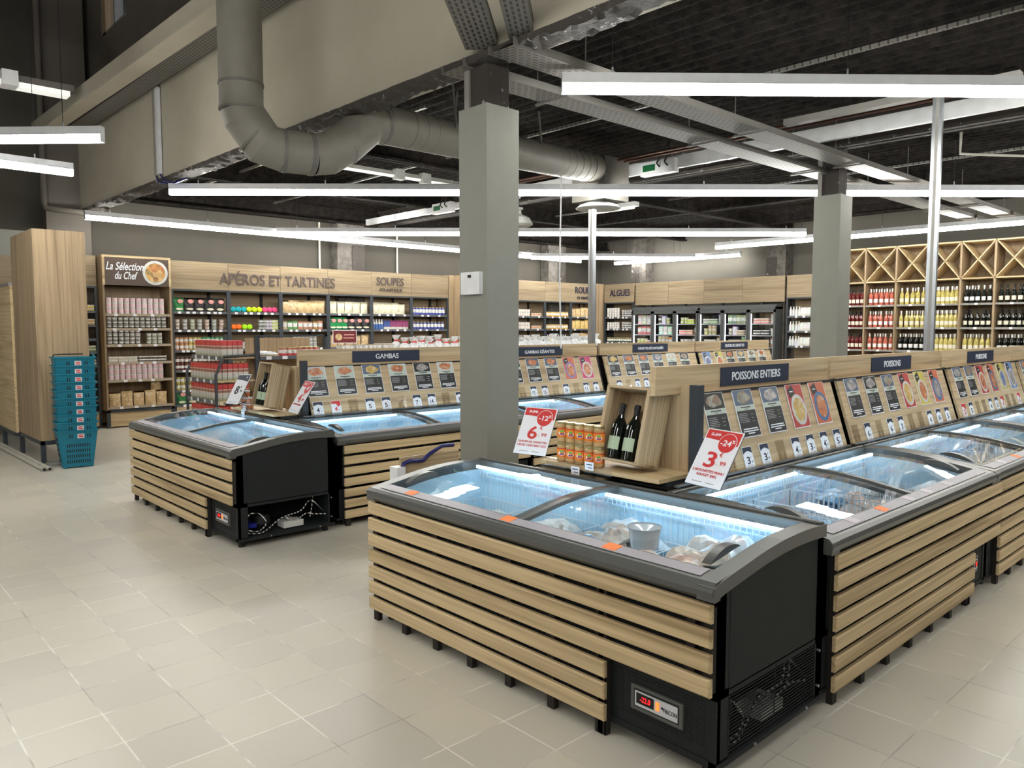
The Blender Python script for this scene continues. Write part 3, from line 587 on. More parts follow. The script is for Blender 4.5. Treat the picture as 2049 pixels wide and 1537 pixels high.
def basket_mesh(w, d, h, sp=.028):
    mb = MB(); r = .0024 if h < .25 else .003
    def wr(p, q, rr=r): mb.bar(p, q, rr, 'white_wire', 4)
    for z in (0, h*.5, h):
        rr = .0035 if z == h else r
        for p, q in (((0, 0), (w, 0)), ((w, 0), (w, d)), ((w, d), (0, d)), ((0, d), (0, 0))): wr((*p, z), (*q, z), rr)
    for x in (.06, w-.06):
        wr((x, d, h), (x, d+.002, .328 if h > .25 else .31)); wr((x, 0, h), (x, -.006, .31 if h > .25 else .29))
    n = int(w/sp)
    for i in range(n+1): x = w*i/n; wr((x, 0, 0), (x, 0, h)); wr((x, d, 0), (x, d, h)); wr((x, 0, 0), (x, d, 0))
    n = int(d/sp)
    for i in range(n+1): y = d*i/n; wr((0, y, 0), (0, y, h)); wr((w, y, 0), (w, y, h))
    return mb.mesh('wire_basket')
def bag_mesh(w, d, h, mat, seed, name='frozen_bag'):
    rnd = random.Random(seed); mb = MB(); nx, ny = 14, 10; ph = [rnd.uniform(0, 6) for _ in range(6)]
    def hgt(i, j):
        u, v = i/nx*2-1, j/ny*2-1; e = max(0, (1-u**4))*max(0, (1-v**4)); b = .62+.2*math.sin(3*u+ph[0]+2*v)+.16*math.sin(7*u+ph[1])*math.sin(6*v+ph[2])+.1*math.sin(13*u*v+ph[3]+9*v)
        return h*(e**.6)*b
    top = []; bot = []
    for j in range(ny+1):
        for i in range(nx+1):
            x = w*(i/nx-.5)*(1+.05*math.sin(j+ph[4])); y = d*(j/ny-.5)*(1+.06*math.sin(i+ph[5])); z = hgt(i, j); top.append((x, y, z)); bot.append((x, y, -z*.35))
    fs = [(j*(nx+1)+i, j*(nx+1)+i+1, (j+1)*(nx+1)+i+1, (j+1)*(nx+1)+i) for j in range(ny) for i in range(nx)]
    mb.add(top, fs, mat, True); mb.add(bot, [tuple(reversed(f)) for f in fs], mat, True); return mb.mesh(name)
BAGM = {m: [bag_mesh(.28, .205, .085, m, i) for i in range(3)] for m in ('seafood', 'shrimp', 'fishpack', 'bluepack', 'whitepack')}
BDESC = dict(seafood='clear bag of mixed frozen seafood', shrimp='bag of pink frozen shrimp', fishpack='dark pack of frozen fish', bluepack='blue and white frozen pack', whitepack='whitish frozen pack')
BM = basket_mesh(.40, .60, .30); BM2 = basket_mesh(.40, .60, .19)
def stock_freezer(fz, L, where, rows, seed, low=True, bskip=()):
    """wire baskets side by side, bags lying in them"""
    rnd = random.Random(seed); M0 = T(*fz.location) @ RZ(fz.rotation_euler.z); n = max(1, int((L-.16)/.425)); st = (L-.14)/n
    for i in range(n):
        if i in bskip: continue
        x0 = .07+i*st+(st-.40)/2
        zb = .40 if low else .38
        o = link(BM2 if low else BM, 'wire_basket', None, M0 @ T(x0, .13, zb)); tag(o, ORD[i]+' white wire basket from the left inside '+where, 'wire basket', 'wire baskets in '+where)
        if i >= len(rows): continue
        mats, layers = rows[i][:2]; zo = rows[i][2] if len(rows[i]) > 2 else 0
        for k in range(layers):
            for j in range(3):
                m = mats[(k*3+j) % len(mats)]
                M = M0 @ T(x0+.20+rnd.uniform(-.03, .03), .13+.11+j*.19+rnd.uniform(-.01, .01), zb+.025+zo+k*.056) @ RZ(rnd.uniform(-.28, .28)+(PI/2 if j == 1 and rnd.random() < .5 else 0)) @ RX(rnd.uniform(-.32, .32)) @ RY(rnd.uniform(-.28, .28))
                o = link(rnd.choice(BAGM[m]), 'frozen_bag', None, M); tag(o, BDESC[m]+', '+['front', 'middle', 'rear'][j]+' of '+ORD[i]+' basket, '+(LAY[layers-1][k]+', ' if layers > 1 else '')+where.replace('the ', ''), 'frozen food bag', 'frozen packs in '+where)
# nearest corner freezer, its row, and the left pair
F1 = freezer('nearest freezer, slatted front facing the open floor, grille end towards the viewer', 2.226, 3.56, -PI/2, 2.15, bare_right=True, stickers=((.28, 'orange_tag'), (1.02, 'orange_tag'), (1.62, 'orange_tag')))
F2 = freezer('left end freezer beside the tall column, cables showing in its open end', 2.20, 7.58, -PI/2, 2.25, bare_right=True, open_grille=True, gap=.48)
RX0 = [3.07, 5.27, 7.47, 9.67, 11.8]; rowR = []
nmR = ['right-hand row freezer in front of the POISSONS ENTIERS board', 'right-hand row freezer in front of the left POISSONS board', 'right-hand row freezer in front of the far POISSONS board', 'last freezer of the right-hand row at the picture edge']
for i in range(4):
    L = RX0[i+1]-RX0[i]-.028
    rowR.append(freezer(nmR[i], RX0[i], 1.37, 0, L, clad=(.05 if i == 0 else .115, L+.13), gap=.46, stickers=((.62, 'orange_tag'), (.3, 'strip_pale'), (.95, 'strip_pale'), (1.2, 'strip_pale'), (1.5, 'strip_pale')) if i < 2 else ()))
LX0 = [3.10, 5.25, 7.38, 9.48, 11.6]; rowL = []
nmL = ['freezer in front of the GAMBAS board', 'freezer in front of the GAMBAS GÉANTES board', 'freezer in front of the CREVETTES DÉCORTIQUÉES board', 'freezer in front of the QUEUES DE CREVETTES board']
for i in range(4):
    L = LX0[i+1]-LX0[i]-.028
    rowL.append(freezer(nmL[i], LX0[i], 5.36, 0, L, clad=(.05 if i == 0 else .02, L), gap=.46))
rear = freezer('freezer backing onto the POISSONS ENTIERS board, behind the bottle crate', 5.58, 3.44, PI, 2.16)
stock_freezer(F1, 2.15, 'the nearest freezer', [(['whitepack', 'seafood'], 2), (['seafood', 'whitepack', 'seafood'], 2, .04), (['bluepack', 'seafood', 'whitepack'], 4, .02), (['shrimp', 'seafood', 'whitepack', 'seafood'], 5)], 2)
stock_freezer(F2, 2.25, 'the left end freezer', [(['whitepack'], 2), (['shrimp', 'whitepack'], 2), (['bluepack', 'whitepack'], 1), (['whitepack', 'fishpack'], 2)], 3)
stock_freezer(rowR[0], 2.19, 'the POISSONS ENTIERS freezer', [(['bluepack'], 1), (['fishpack', 'bluepack', 'fishpack'], 3, .02), (['fishpack', 'shrimp', 'bluepack'], 4, .0), (['whitepack', 'fishpack', 'seafood'], 3, .03)], 4, low=False)
stock_freezer(rowR[1], 2.19, 'the left POISSONS freezer', [(['whitepack', 'bluepack'], 2), (['fishpack', 'whitepack', 'shrimp'], 3, .02), (['fishpack', 'seafood', 'bluepack'], 4), (['whitepack', 'fishpack'], 4)], 5, low=False)
stock_freezer(rowR[2], 2.19, 'the far POISSONS freezer', [(['whitepack', 'fishpack'], 3), (['shrimp', 'whitepack'], 3), (['whitepack'], 3)], 6, low=False)
stock_freezer(rowL[0], 2.14, 'the GAMBAS freezer', [([], 0), (['bluepack', 'whitepack'], 1), (['whitepack'], 1)], 7) if False else None
stock_freezer(rowL[0], 2.14, 'the GAMBAS freezer', [(['whitepack'], 1), (['whitepack'], 1), (['bluepack', 'whitepack'], 1), (['whitepack'], 1)], 7)
stock_freezer(rowL[1], 2.12, 'the GAMBAS GÉANTES freezer', [(['bluepack', 'whitepack'], 2)]*4, 8)
tag(MB().lathe([(0, 0), (.055, 0), (.068, .085), (.072, .088), (.064, .082), (0, .06)], 'tub_clear', 20).obj('plastic_tub', M=T(2.50, 1.90, .70)), 'round clear plastic tub lying among the seafood bags of the nearest freezer', 'plastic tub')

# ---------------------------------------------------------------- sloping price boards
BT = math.atan2(.449, .14)      # board slope
TK = {}
def ticket_proto(kind, num):
    """navy or red topped ticket, local: x right, z up, facing -y"""
    key = (kind, num)
    if key in TK: return None
    w, h = .098, .140
def ticket(M, kind, num, cents, label, group=None):
    w, h = .098, .140
    t = thing('price_ticket', label, 'price ticket', M=M, group=group)
    if kind == 'empty':
        MB().box((-w/2, -.004, 0), (w/2, -.002, h), 'acrylic').box((-.036, -.005, 0), (-.024, -.003, .07), 'acrylic').box((.024, -.005, 0), (.036, -.003, .07), 'acrylic').obj('holder', t); return t
    MB().box((-w/2, -.005, 0), (w/2, -.002, h), 'paper').obj('card', t)
    c = 'navy' if kind == 'navy' else 'red_ink'
    poly = [(-w/2+.004, h-.004), (w/2-.004, h-.004), (w/2-.004, h-.040)]+[(w/2-.004-(w-.008)*i/8, h-.040+.014*math.sin(PI*i/8)) for i in range(1, 9)]
    if kind == 'red': poly = [(-w/2+.004, h-.004), (w/2-.004, h-.004), (w/2-.004, h-.045), (.02, h-.058), (0, h-.03), (-w/2+.004, h-.03)]
    MB().prism([(a, b) for a, b in poly], -.0062, -.005, c, 'y').obj('header', t)
    text(num, .030 if len(num) == 1 else .040, .042, 'text_navy' if kind == 'navy' else 'red_ink', 'price', t, T(-.006, -.0055, .062), .01)
    text(cents, .020, .012, 'text_grey', 'price', t, T(.026, -.0055, .052)); text('€', .009, .010, 'text_grey', 'price', t, T(.022, -.0055, .078))
    mb = MB()
    for i, ww in enumerate((.06, .065, .04)): mb.box((-ww/2, -.0056, .034-i*.009), (ww/2, -.005, .036-i*.009), 'text_grey')
    mb.obj('small_print', t); return t
def recipe(M, food, label, full=None, w=.205):
    h = .280
    t = thing('recipe_card', label, 'recipe card', M=M)
    MB().box((-w/2, -.006, 0), (w/2, -.002, h), 'paper').obj('backing', t)
    if full:
        MB().box((-w/2+.006, -.0072, .006), (w/2-.006, -.006, h-.006), full[0]).obj('border_panel', t, label='coloured background')
        n = 20; c = (.005, .115); MB().prism([(c[0]+.088*math.cos(2*PI*i/n), c[1]+.098*math.sin(2*PI*i/n)) for i in range(n)], -.0082, -.0072, full[1], 'y').obj('dish_photo', t)
        MB().prism([(c[0]+.064*math.cos(2*PI*i/n), c[1]+.075*math.sin(2*PI*i/n)) for i in range(n)], -.0092, -.0082, food, 'y').obj('food_photo', t)
        MB().prism([(-.088, .245), (-.02, .272), (-.005, .215), (-.075, .19)], -.0085, -.0072, 'card_black', 'y').obj('title_block', t); MB().box((-.065, -.0092, .228), (-.025, -.0085, .234), 'text_white').obj('title', t)
        return t
    ph = MB().box((-w/2+.006, -.0072, .185), (w/2-.006, -.006, h-.006), random.choice(['photo_slate', 'card_black', 'dish_white', 'photo_slate', 'card_sage']))
    q_ = random.uniform(0, 6); kx, kz = min(.084, w/2-.008), .040; ph.prism([(kx*(.86+.12*math.sin(3*a_+q_))*math.cos(a_)+random.uniform(-.002, .002), .229+kz*(.88+.12*math.sin(4*a_+q_))*math.sin(a_)) for a_ in [2*PI*i/18 for i in range(18)]], -.0082, -.0072, food, 'y'); ph.obj('food_photo', t)
    MB().box((-w/2+.006, -.0072, .155), (w/2-.006, -.006, .185), 'card_sage').obj('title_band', t); (MB().box((-.05, -.008, .170), (.05, -.0072, .176), 'card_black').box((-.02, -.008, .161), (.02, -.0072, .164), 'card_black').obj('title', t) if w > .1 else None)
    MB().box((-w/2+.006, -.0072, .006), (w/2-.006, -.006, .155), 'card_black').obj('text_panel', t)
    if w < .1: return t
    mb = MB()
    for i in range(6): mb.box((-.088, -.008, .135-i*.0095), (-.088+random.uniform(.075, .10), -.0072, .1385-i*.0095), 'text_grey')
    for i in range(3): mb.box((.04, -.008, .128-i*.02), (.04+random.uniform(.02, .04), -.0072, .131-i*.02), 'text_grey')
    for i, ww in enumerate((.15, .16, .07)): mb.box((-ww/2, -.008, .045-i*.013), (ww/2, -.0072, .052-i*.013), 'text_white')
    mb.obj('printed_lines', t); return t
FD = dict(food_shrimp='orange cooked prawns', food_fry='golden fried food', food_fish='whole small fish', food_grey='pale squid or shellfish', food_bowl='a blue bowl of food')
def board(x0, x1, yb, title, where, plate=None, cards=(), tickets=(), first=.31, step=.30, tstep=.184, tfirst=.205, endL=False, sl=0):
    """yb = y of the board foot; header 0.17 behind"""
    t = thing('display_board', 'sloping wooden price board '+where, 'display board', (x0, yb, 0)); w = x1-x0
    a_, b_ = (sl or .028), w-.028
    MB().add([(a_, 0.003, .815), (b_, 0.003, .815), (b_, .14, 1.255), (a_, .14, 1.255), (a_, .023, .815), (b_, .023, .815), (b_, .16, 1.255), (a_, .16, 1.255)], [(0, 1, 2, 3), (4, 7, 6, 5), (0, 4, 5, 1), (3, 2, 6, 7), (0, 3, 7, 4), (1, 5, 6, 2)], 'board_x').obj('sloping_panel', t)
    MB().box((.065 if endL else 0, .165, 1.248), (w, .20, 1.398), 'board_x').obj('header_board', t)
    MB().box((max(-.005, sl-.0), .13, 1.235), (w+.005, .20, 1.25), 'black_wood').prism([(.035, .815), (.165, 1.25), (.20, 1.25), (.20, .815)], w-.027, w+.03, 'black').box((sl+.02, .20, .0), (w, .23, 1.37), 'black_wood').obj('support_frame', t)
    if plate:
        p0, pw = plate; b = MB().box((p0, .158, 1.268), (p0+pw, .166, 1.375), 'navy').obj('name_plate', t)
        if title: text(title, pw*min(.72, .037*len(title)+.12), .048, 'text_white', 'plate_lettering', b, T(p0+pw/2, .157, 1.3215), .012)
    MB().box((0.01, -.018, .812), (w-.01, .003, .822), 'rim_grey').obj('bottom_rail', t)
    B = lambda x, s: T(x0+x, yb, .806) @ RX(-(PI/2-BT)) @ T(0, 0, s)
    for i, c in enumerate(cards):
        if not c: continue
        x = first+.10+i*step
        if c[0] == 'slim': recipe(B(.322, .180), 'food_grey', 'slim recipe card half hidden behind the dark post of the crate shelf', None, .062); continue
        lab = f'{ORD[i]} recipe card on the {title or "unlettered"} board, showing '+FD[c[0]] if where.find('far') < 0 else f'{ORD[i]} recipe card on the far {title} board, showing '+FD[c[0]]
        recipe(B(x, .180), c[0], lab, c[1] if len(c) > 1 else None)
    for i, k in enumerate(tickets):
        if not k: continue
        nm = ('far ' if 'far' in where else 'last ' if 'last' in where else '')+(title or 'unlettered')
        if k == 'e': ticket(B(tfirst+i*tstep, -.006), 'empty', '', '', f'empty clear ticket holder on the {nm} board, {ORD[i]} position', None)
        else:
            kind = 'red' if k[0] == 'r' else 'navy'; num = k.strip('r'); ticket(B(tfirst+i*tstep, -.006), kind, num, '.99' if i % 2 else '.49', f'{"red" if kind == "red" else "navy"}-topped price ticket reading {num} on the {nm} board, {ORD[i]} position')
    return t
S = 'food_shrimp'; FR = 'food_fry'; FI = 'food_fish'; G = 'food_grey'; BO = 'food_bowl'
plain('purple', (.25, .2, .45), .4); plain('photo_blue', (.15, .25, .5), .4); plain('photo_red', (.5, .06, .05), .4); plain('photo_orange', (.6, .15, .07), .4); plain('photo_pink', (.6, .05, .15), .4); plain('dish_white', (.6, .6, .58), .35); plain('dish_blue', (.06, .18, .38), .35); plain('photo_yellow', (.6, .5, .1), .4); plain('photo_slate', (.1, .14, .22), .4)
RD, OR, BL, PK, YL = ('photo_red', 'dish_white'), ('photo_orange', 'dish_blue'), ('photo_blue', 'dish_white'), ('photo_pink', 'dish_white'), ('photo_yellow', 'dish_white')
PU = ('photo_orange', 'purple')
board(3.12, 5.11, 2.20, 'POISSONS ENTIERS', 'lettered POISSONS ENTIERS', (.664, .772), [('slim',), (FI,), (FI,), (G,), (FR, RD), (S, OR)], ['4', 'e', 'e', '3', '3', 'e', '4', '3', '4', '5'][0:0] or ['4', 'e', '3', '3', 'e', '4', '3', '4', '5'], first=.12, step=.3025, tfirst=.36, tstep=.1855, endL=True, sl=.29)
board(5.15, 7.24, 2.20, 'POISSONS', 'lettered POISSONS, between the two service columns', (.663, .758), [(G,), (G,), (FI,), (FR, RD), (S, YL), (G, OR)], ['e', '6', 'e', '6', '3', 'e', 'e', '4', '14', '5'], first=.12, step=.315, tfirst=.10, tstep=.197)
board(7.29, 9.38, 2.20, 'POISSONS', 'lettered POISSONS, far one right of the aluminium pole', (.66, .77), [(G,), (FI,), (S, RD), (S, OR), (BO, YL), (G, BL)], ['r3', '5', 'e', 'e', '4', '5', 'r4', 'e', 'e', 'r6'], first=.14, step=.31, tfirst=.16, tstep=.185)
board(9.42, 11.5, 2.20, '', 'without a name plate in view, last of the right-hand row', None, [(S,), (G,), (FI,), (S, RD), (S, OR)], ['4', '5', 'e', '6', '5'], first=.1, step=.31)
board(3.205, 5.24, 6.17, 'GAMBAS', 'lettered GAMBAS', (.613, .773), [(S,), (S,), (FR,), (S,), (G,), (S,)], ['4', 'r4', 'e', '5', '5', 'e', '7', '14', 'e', '8'], first=.10, step=.2955, tfirst=.172, tstep=.18, endL=True, sl=.105)
board(5.26, 7.29, 6.17, 'GAMBAS GÉANTES', 'lettered GAMBAS GÉANTES', (.664, .762), [(G,), (G,), (S,), (S,), (S, PU), (S, PK)], ['e', '9', '12', 'e', '15', '15', 'e', '24', 'e', '11', '6'][0:11], first=.18, step=.30, tfirst=.10, tstep=.178)
board(7.37, 9.44, 6.17, 'CREVETTES DÉCORTIQUÉES', 'lettered CREVETTES DÉCORTIQUÉES', (.655, .77), [(FR,), (S,), (S,), (G,), (FI,), (FI,)], ['4', 'e', '5', '5', 'e', '6', '7', '8'], first=.10, step=.31, tfirst=.22, tstep=.185)
board(9.48, 11.55, 6.17, 'QUEUES DE CREVETTES', 'lettered QUEUES DE CREVETTES', (.655, .755), [(BO, BL), (S, YL), (S,), (FR,), (FI,), (S,)], ['5', '6', 'e', '7', '4', '8'], first=.10, step=.31)

# ---------------------------------------------------------------- end shelves with crates, jars and signs
def bottle_mesh(body='bottle_dark', lab='card_green', cap='black', h=.30, r=.038, name='wine_bottle', lz=(.05, .12)):
    mb = MB(); a, b = lz
    mb.lathe([(0, 0), (r*.9, 0), (r, .008), (r, a, ), (r, b), (r, h*.55), (r*.93, h*.62), (r*.5, h*.74), (r*.36, h*.80), (r*.34, h*.82)], body, 16)
    mb.lathe([(r*.36, h*.78), (r*.37, h*.93), (r*.42, h*.94), (r*.42, h*.985), (r*.3, h), (0, h)], cap, 12)
    n = 9; vs = []
    for z in (a, b):
        for i in range(n): an = -PI/2-1.05+2.1*i/(n-1); vs.append((math.cos(an)*(r+.0008), math.sin(an)*(r+.0008), z))
    mb.add(vs, [(i, i+1, n+i+1, n+i) for i in range(n-1)], lab, True)
    return mb.mesh(name)
plain('card_green', (.42, .50, .34), .5); plain('label_cream', (.72, .68, .56), .5); plain('label_white', (.76, .76, .76), .45)
champ = bottle_mesh(h=.30, r=.043)
def sign(loc, nrm, xax, label, kind, big, cents, top, disc, lines):
    n = Vector(nrm).normalized(); x = Vector(xax).normalized(); x = (x-n*x.dot(n)).normalized(); u = n.cross(x)
    M = Matrix(((x.x, -n.x, u.x, loc[0]), (x.y, -n.y, u.y, loc[1]), (x.z, -n.z, u.z, loc[2]), (0, 0, 0, 1)))
    t = thing('price_sign', label, 'price sign', M=M); w, h = .21, .297
    MB().box((-w/2, -.002, -h/2), (w/2, .003, h/2), 'paper').box((-w/2, .003, -h/2), (w/2, .007, h/2), 'charcoal').obj('panel', t)
    c = 'red_ink' if kind == 'red' else 'navy'
    MB().prism([(-w/2+.006, h/2-.006), (w/2-.006, h/2-.006), (w/2-.006, h/2-.075)]+[(w/2-.006-(w-.012)*i/8, h/2-.075+.022*math.sin(PI*i/16)) for i in range(1, 9)], -.0032, -.002, c, 'y').obj('header_band', t)
    if disc:
        MB().disc((.038, .082, -.0036), .052, 'text_white', 30, .0008).disc((.038, .082, -.0046), .049, 'red_ink', 30, .0012).obj('discount_disc', t)
        text(disc, .062, .030, 'text_white', 'discount_lettering', t, T(.032, -.0052, .082), .012); text('%', .018, .018, 'text_white', 'discount_lettering', t, T(.072, -.0052, .094))
        text(top, .055, .018, 'text_white', 'old_price', t, T(-.045, -.004, .118)); MB().box((-.075, -.0046, .117), (-.015, -.0036, .1195), 'text_white').obj('strike_line', t)
    else: text('A', .02, .02, 'text_white', 'emblem', t, T(.06, -.004, .118))
    cc = 'red_ink' if kind == 'red' else 'text_navy'
    text(big, .062, .082, cc, 'price', t, T(-.015, -.0035, -.012), .016); text('€', .017, .022, cc, 'price', t, T(.034, -.0035, .020)); text(cents, .052, .021, cc if kind == 'red' else 'text_navy', 'price', t, T(.052, -.0035, -.022))
    for i, (s_, ww, hh) in enumerate(lines): text(s_, ww, hh, cc if i < 2 else 'text_grey', 'description', t, T(0, -.0035, -.072-i*.021))
    mb = MB().box((-.07, -.0026, -.132), (-.01, -.002, -.128), 'text_grey').box((.01, -.0026, -.132), (.06, -.002, -.128), 'text_grey'); mb.obj('small_print', t)
    MB().tube([(.0, .005, -.12), (.0, .06, -.13), (.0, .14, -.04), (0, .02, .02)], .004, 'black', 6).obj('holder_arm', t)
def crate(M, label, blab):
    """front opening faces local -y; x across; z up"""
    t = thing('wooden_crate', label, 'crate', M=M); w, h, d, th = .30, .405, .175, .014
    mb = MB().box((-w/2, 0, 0), (w/2, d, th), 'pine_x').box((-w/2, 0, h-th), (w/2, d, h), 'pine_x').box((-w/2, d-.01, 0), (w/2, d, h), 'pine_z'); mb.obj('shell', t)
    for s in (-1, 1):
        for k in range(5): a = k*d/5; x0 = s*(w/2-.007); MB().box((x0-.007-(.004 if k in (0,) else 0), a+.001, 0), (x0+.007+(.004 if k in (0,) else 0), a+d/5-.001, h), 'pine_z').obj('side_board', t)
    for k, (bx, by) in enumerate(((-.055, .046), (.05, .046), (-.018, .120), (.086, .120))):
        o = link(champ, 'wine_bottle', None, M @ T(bx, by, th) ); tag(o, ['left front ', 'right front ', 'left rear ', 'right rear '][k]+blab, 'bottle', 'bottles in the '+('nearest' if 'nearest' in blab else 'GAMBAS')+' crate')
def end_shelf(x, y0, y1, which, yb):
    """shelf along +y on a dark post at (x+.28, y0)"""
    t = thing('end_shelf', 'wooden end shelf on a dark post beside '+which, 'shelf', (x, y0, 0)); w = y1-y0
    MB().box((0, -.0, .825), (.318, w, .845), 'wood_y').obj('shelf_board', t)
    MB().box((.25, -.055, .0), (.30, .0, 1.305), 'dark_metal').obj('post', t)
    MB().box((.25, .66, .0), (.29, .70, .83), 'dark_metal').box((.07, .66, .80), (.29, .69, .824), 'dark_metal').box((.07, .005, .80), (.29, .035, .824), 'dark_metal').obj('bracket', t)
    pts = [(0, .846), (0, 1.30), (.085, 1.30), (.095, 1.244), (.34, 1.244), (.37, 1.23), (.385, 1.2), (.385, .846)]
    MB().prism(pts, .304, .318, 'pine_z').obj('back_board', t)
    MB().box((.075, .0, .785), (.249, .3, .799), 'black_wood').obj('under_tray', t)
    MB().box((-.005, .30, .814), (-.001, w-.05, .868), 'acrylic').box((-.085, .30, .812), (-.005, w-.05, .815), 'acrylic').obj('price_rail', t)
    return t
end_shelf(3.085, 2.262, 3.09, 'the POISSONS ENTIERS freezer', 0)
end_shelf(2.985, 6.255, 7.15, 'the GAMBAS freezer', 0)
def cratemat(cx, cy, cz, tilt, yawd=0):
    # local x -> world -y, local y -> world +x
    return T(cx, cy, cz) @ RZ(-PI/2+yawd) @ RX(-tilt)
crate(cratemat(3.112, 2.565, .897, .25, -.07), 'pale wooden crate leaning back on the shelf behind the nearest freezer', 'black sparkling wine bottle, green label, in crate behind nearest freezer')
crate(cratemat(2.995, 6.60, .893, .23, -.05), 'pale wooden crate leaning back on the shelf beside the GAMBAS board', 'black sparkling wine bottle in the crate beside the GAMBAS board')
jar = MB().lathe([(0, 0), (.026, 0), (.031, .006), (.031, .028)], 'mustard', 18).lathe([(.0312, .028), (.0312, .070)], 'orange_label', 18).lathe([(.031, .070), (.031, .088), (.028, .098), (.026, .102)], 'mustard', 18) if False else None
def jar_mesh():
    n = N('orange_label'); f = n.noise(n.coord(), 40, 2); sx = n.n('ShaderNodeSeparateXYZ'); tc = n.n('ShaderNodeTexCoord'); n.l(tc.outputs['Generated'], sx.inputs[0])
    n.l(n.ramp(sx.outputs[2], (.3, (.75, .18, .02)), (.62, (.85, .28, .03)), (.66, (.6, .04, .02)), (.72, (.6, .04, .02)), (.74, (.45, .25, .1))), n.b.inputs['Base Color']); n.inp(n.b, Roughness=.3); MATS['orange_label'] = n.m
    mb = MB().lathe([(0, 0), (.027, 0), (.031, .006), (.031, .026)], 'mustard', 18).lathe([(.0314, .026), (.0314, .078)], 'orange_label', 18).lathe([(.031, .078), (.031, .090), (.028, .098)], 'mustard', 18).lathe([(.0295, .098), (.0305, .100), (.0305, .110), (.029, .112), (0, .112)], 'gold_lid', 18)
    vs = []; 
    for c, rr, m, off in (((-2.5, .048), .017, 'label_white', .0006), ((-2.5, .044), .011, 'blue_label', .0010), ((-2.5, .060), .008, 'green_lab', .0012)):
        n_ = 12; vs = [(0.0317*1.0*math.cos(c[0])+0, 0, 0)]; P = []
        for i in range(n_):
            a = 2*PI*i/n_; an = c[0]+rr*1.15*math.cos(a)/.0314; P.append((( .0314+off)*math.cos(an), (.0314+off)*math.sin(an), c[1]+rr*(.8 if m != 'blue_label' else .35)*math.sin(a)))
        mb.add(P, [tuple(range(n_))], m)
    return mb.mesh('sauce_jar')
plain('blue_label', (.03, .06, .4), .4); plain('green_lab', (.1, .45, .08), .4)
jm = jar_mesh()
for lv in range(2):
    for i in range(5):
        o = link(jm, 'sauce_jar', None, T(3.135+.0*lv, 2.965-i*.068-.0*lv, .846+lv*.1135)); tag(o, ORD[i]+' orange-labelled sauce jar from the left, '+('upper layer' if lv else 'lower layer'), 'jar', 'orange-labelled sauce jars')
pot = MB().lathe([(0, 0), (.036, 0), (.042, .045), (.044, .046), (.044, .056), (0, .058)], 'label_box', 18); pot.m = [pot.mi('amber_jar') if False else m for m in pot.m]
pm = MB().lathe([(0, 0), (.036, 0), (.041, .040)], 'food_shrimp', 18).lathe([(.044, .040), (.045, .052), (0, .054)], 'rim_white', 18).mesh('spread_tub')
for i, (a, z) in enumerate(((6.94, .846), (6.94, .902), (6.93, .958), (6.845, .846), (6.85, .902))):
    o = link(pm, 'spread_tub', None, T(3.03, a, z)); tag(o, 'small orange-brown tub beside the GAMBAS crate, '+['left pile, lowest', 'left pile, middle', 'left pile, topmost with white lid', 'right pile, lower', 'right pile, upper'][i], 'tub', 'tubs left of the GAMBAS crate')
for i, (x, y, z) in enumerate(((3.075, 2.70, .838), (3.075, 2.80, .80), (2.972, 6.80, .84), (2.972, 6.83, .80))):
    t = thing('shelf_label', ['white shelf label in front of the crate with green-labelled bottles', 'white shelf label under the sauce jars', 'white shelf label in front of the GAMBAS crate', 'white shelf label under the spread tubs'][i], 'shelf label', (x, y, z)); MB().box((-.012, -.03, 0), (-.010, .03, .045), 'paper').obj('card', t); MB().box((-.0128, -.02, .028), (-.012, .02, .033), 'text_navy').box((-.0128, -.02, .012), (-.012, .01, .016), 'text_navy').obj('printed_lines', t)
sign((3.139, 1.984, .985), (-.829, .1, .55), (-.133, -.991, -.021), 'red and white price sign reading 3.99 on the dark post', 'red', '3', '. 99', '5,29', '-24', [('2 BROCHETTES MAHI /', .185, .013), ('ROUGET 300G', .115, .013)])
sign((3.128, 3.173, .997), (-.817, -.27, .509), (.301, -.953, -.022), 'red and white price sign reading 6.99 left of the sauce jars', 'red', '6', '. 99', '7,99', '-12', [('QUEUES DE CREVETTES', .185, .013), ('CRUES 16/20 400G SAU', .185, .013)])
sign((2.928, 6.831, 1.038), (-.861, -.076, .502), (.113, -.993, .044), 'navy and white price sign reading 8 behind the left end freezer', 'navy', '8', '. 99', '', '', [])
sign((3.056, 5.882, 1.02), (-.85, .089, .52), (-.116, -.993, -.02), 'red and white price sign reading 4 beside the GAMBAS board', 'red', '4', '. 99', '5,39', '-10', [('CREVETTES CUITES', .16, .012)])

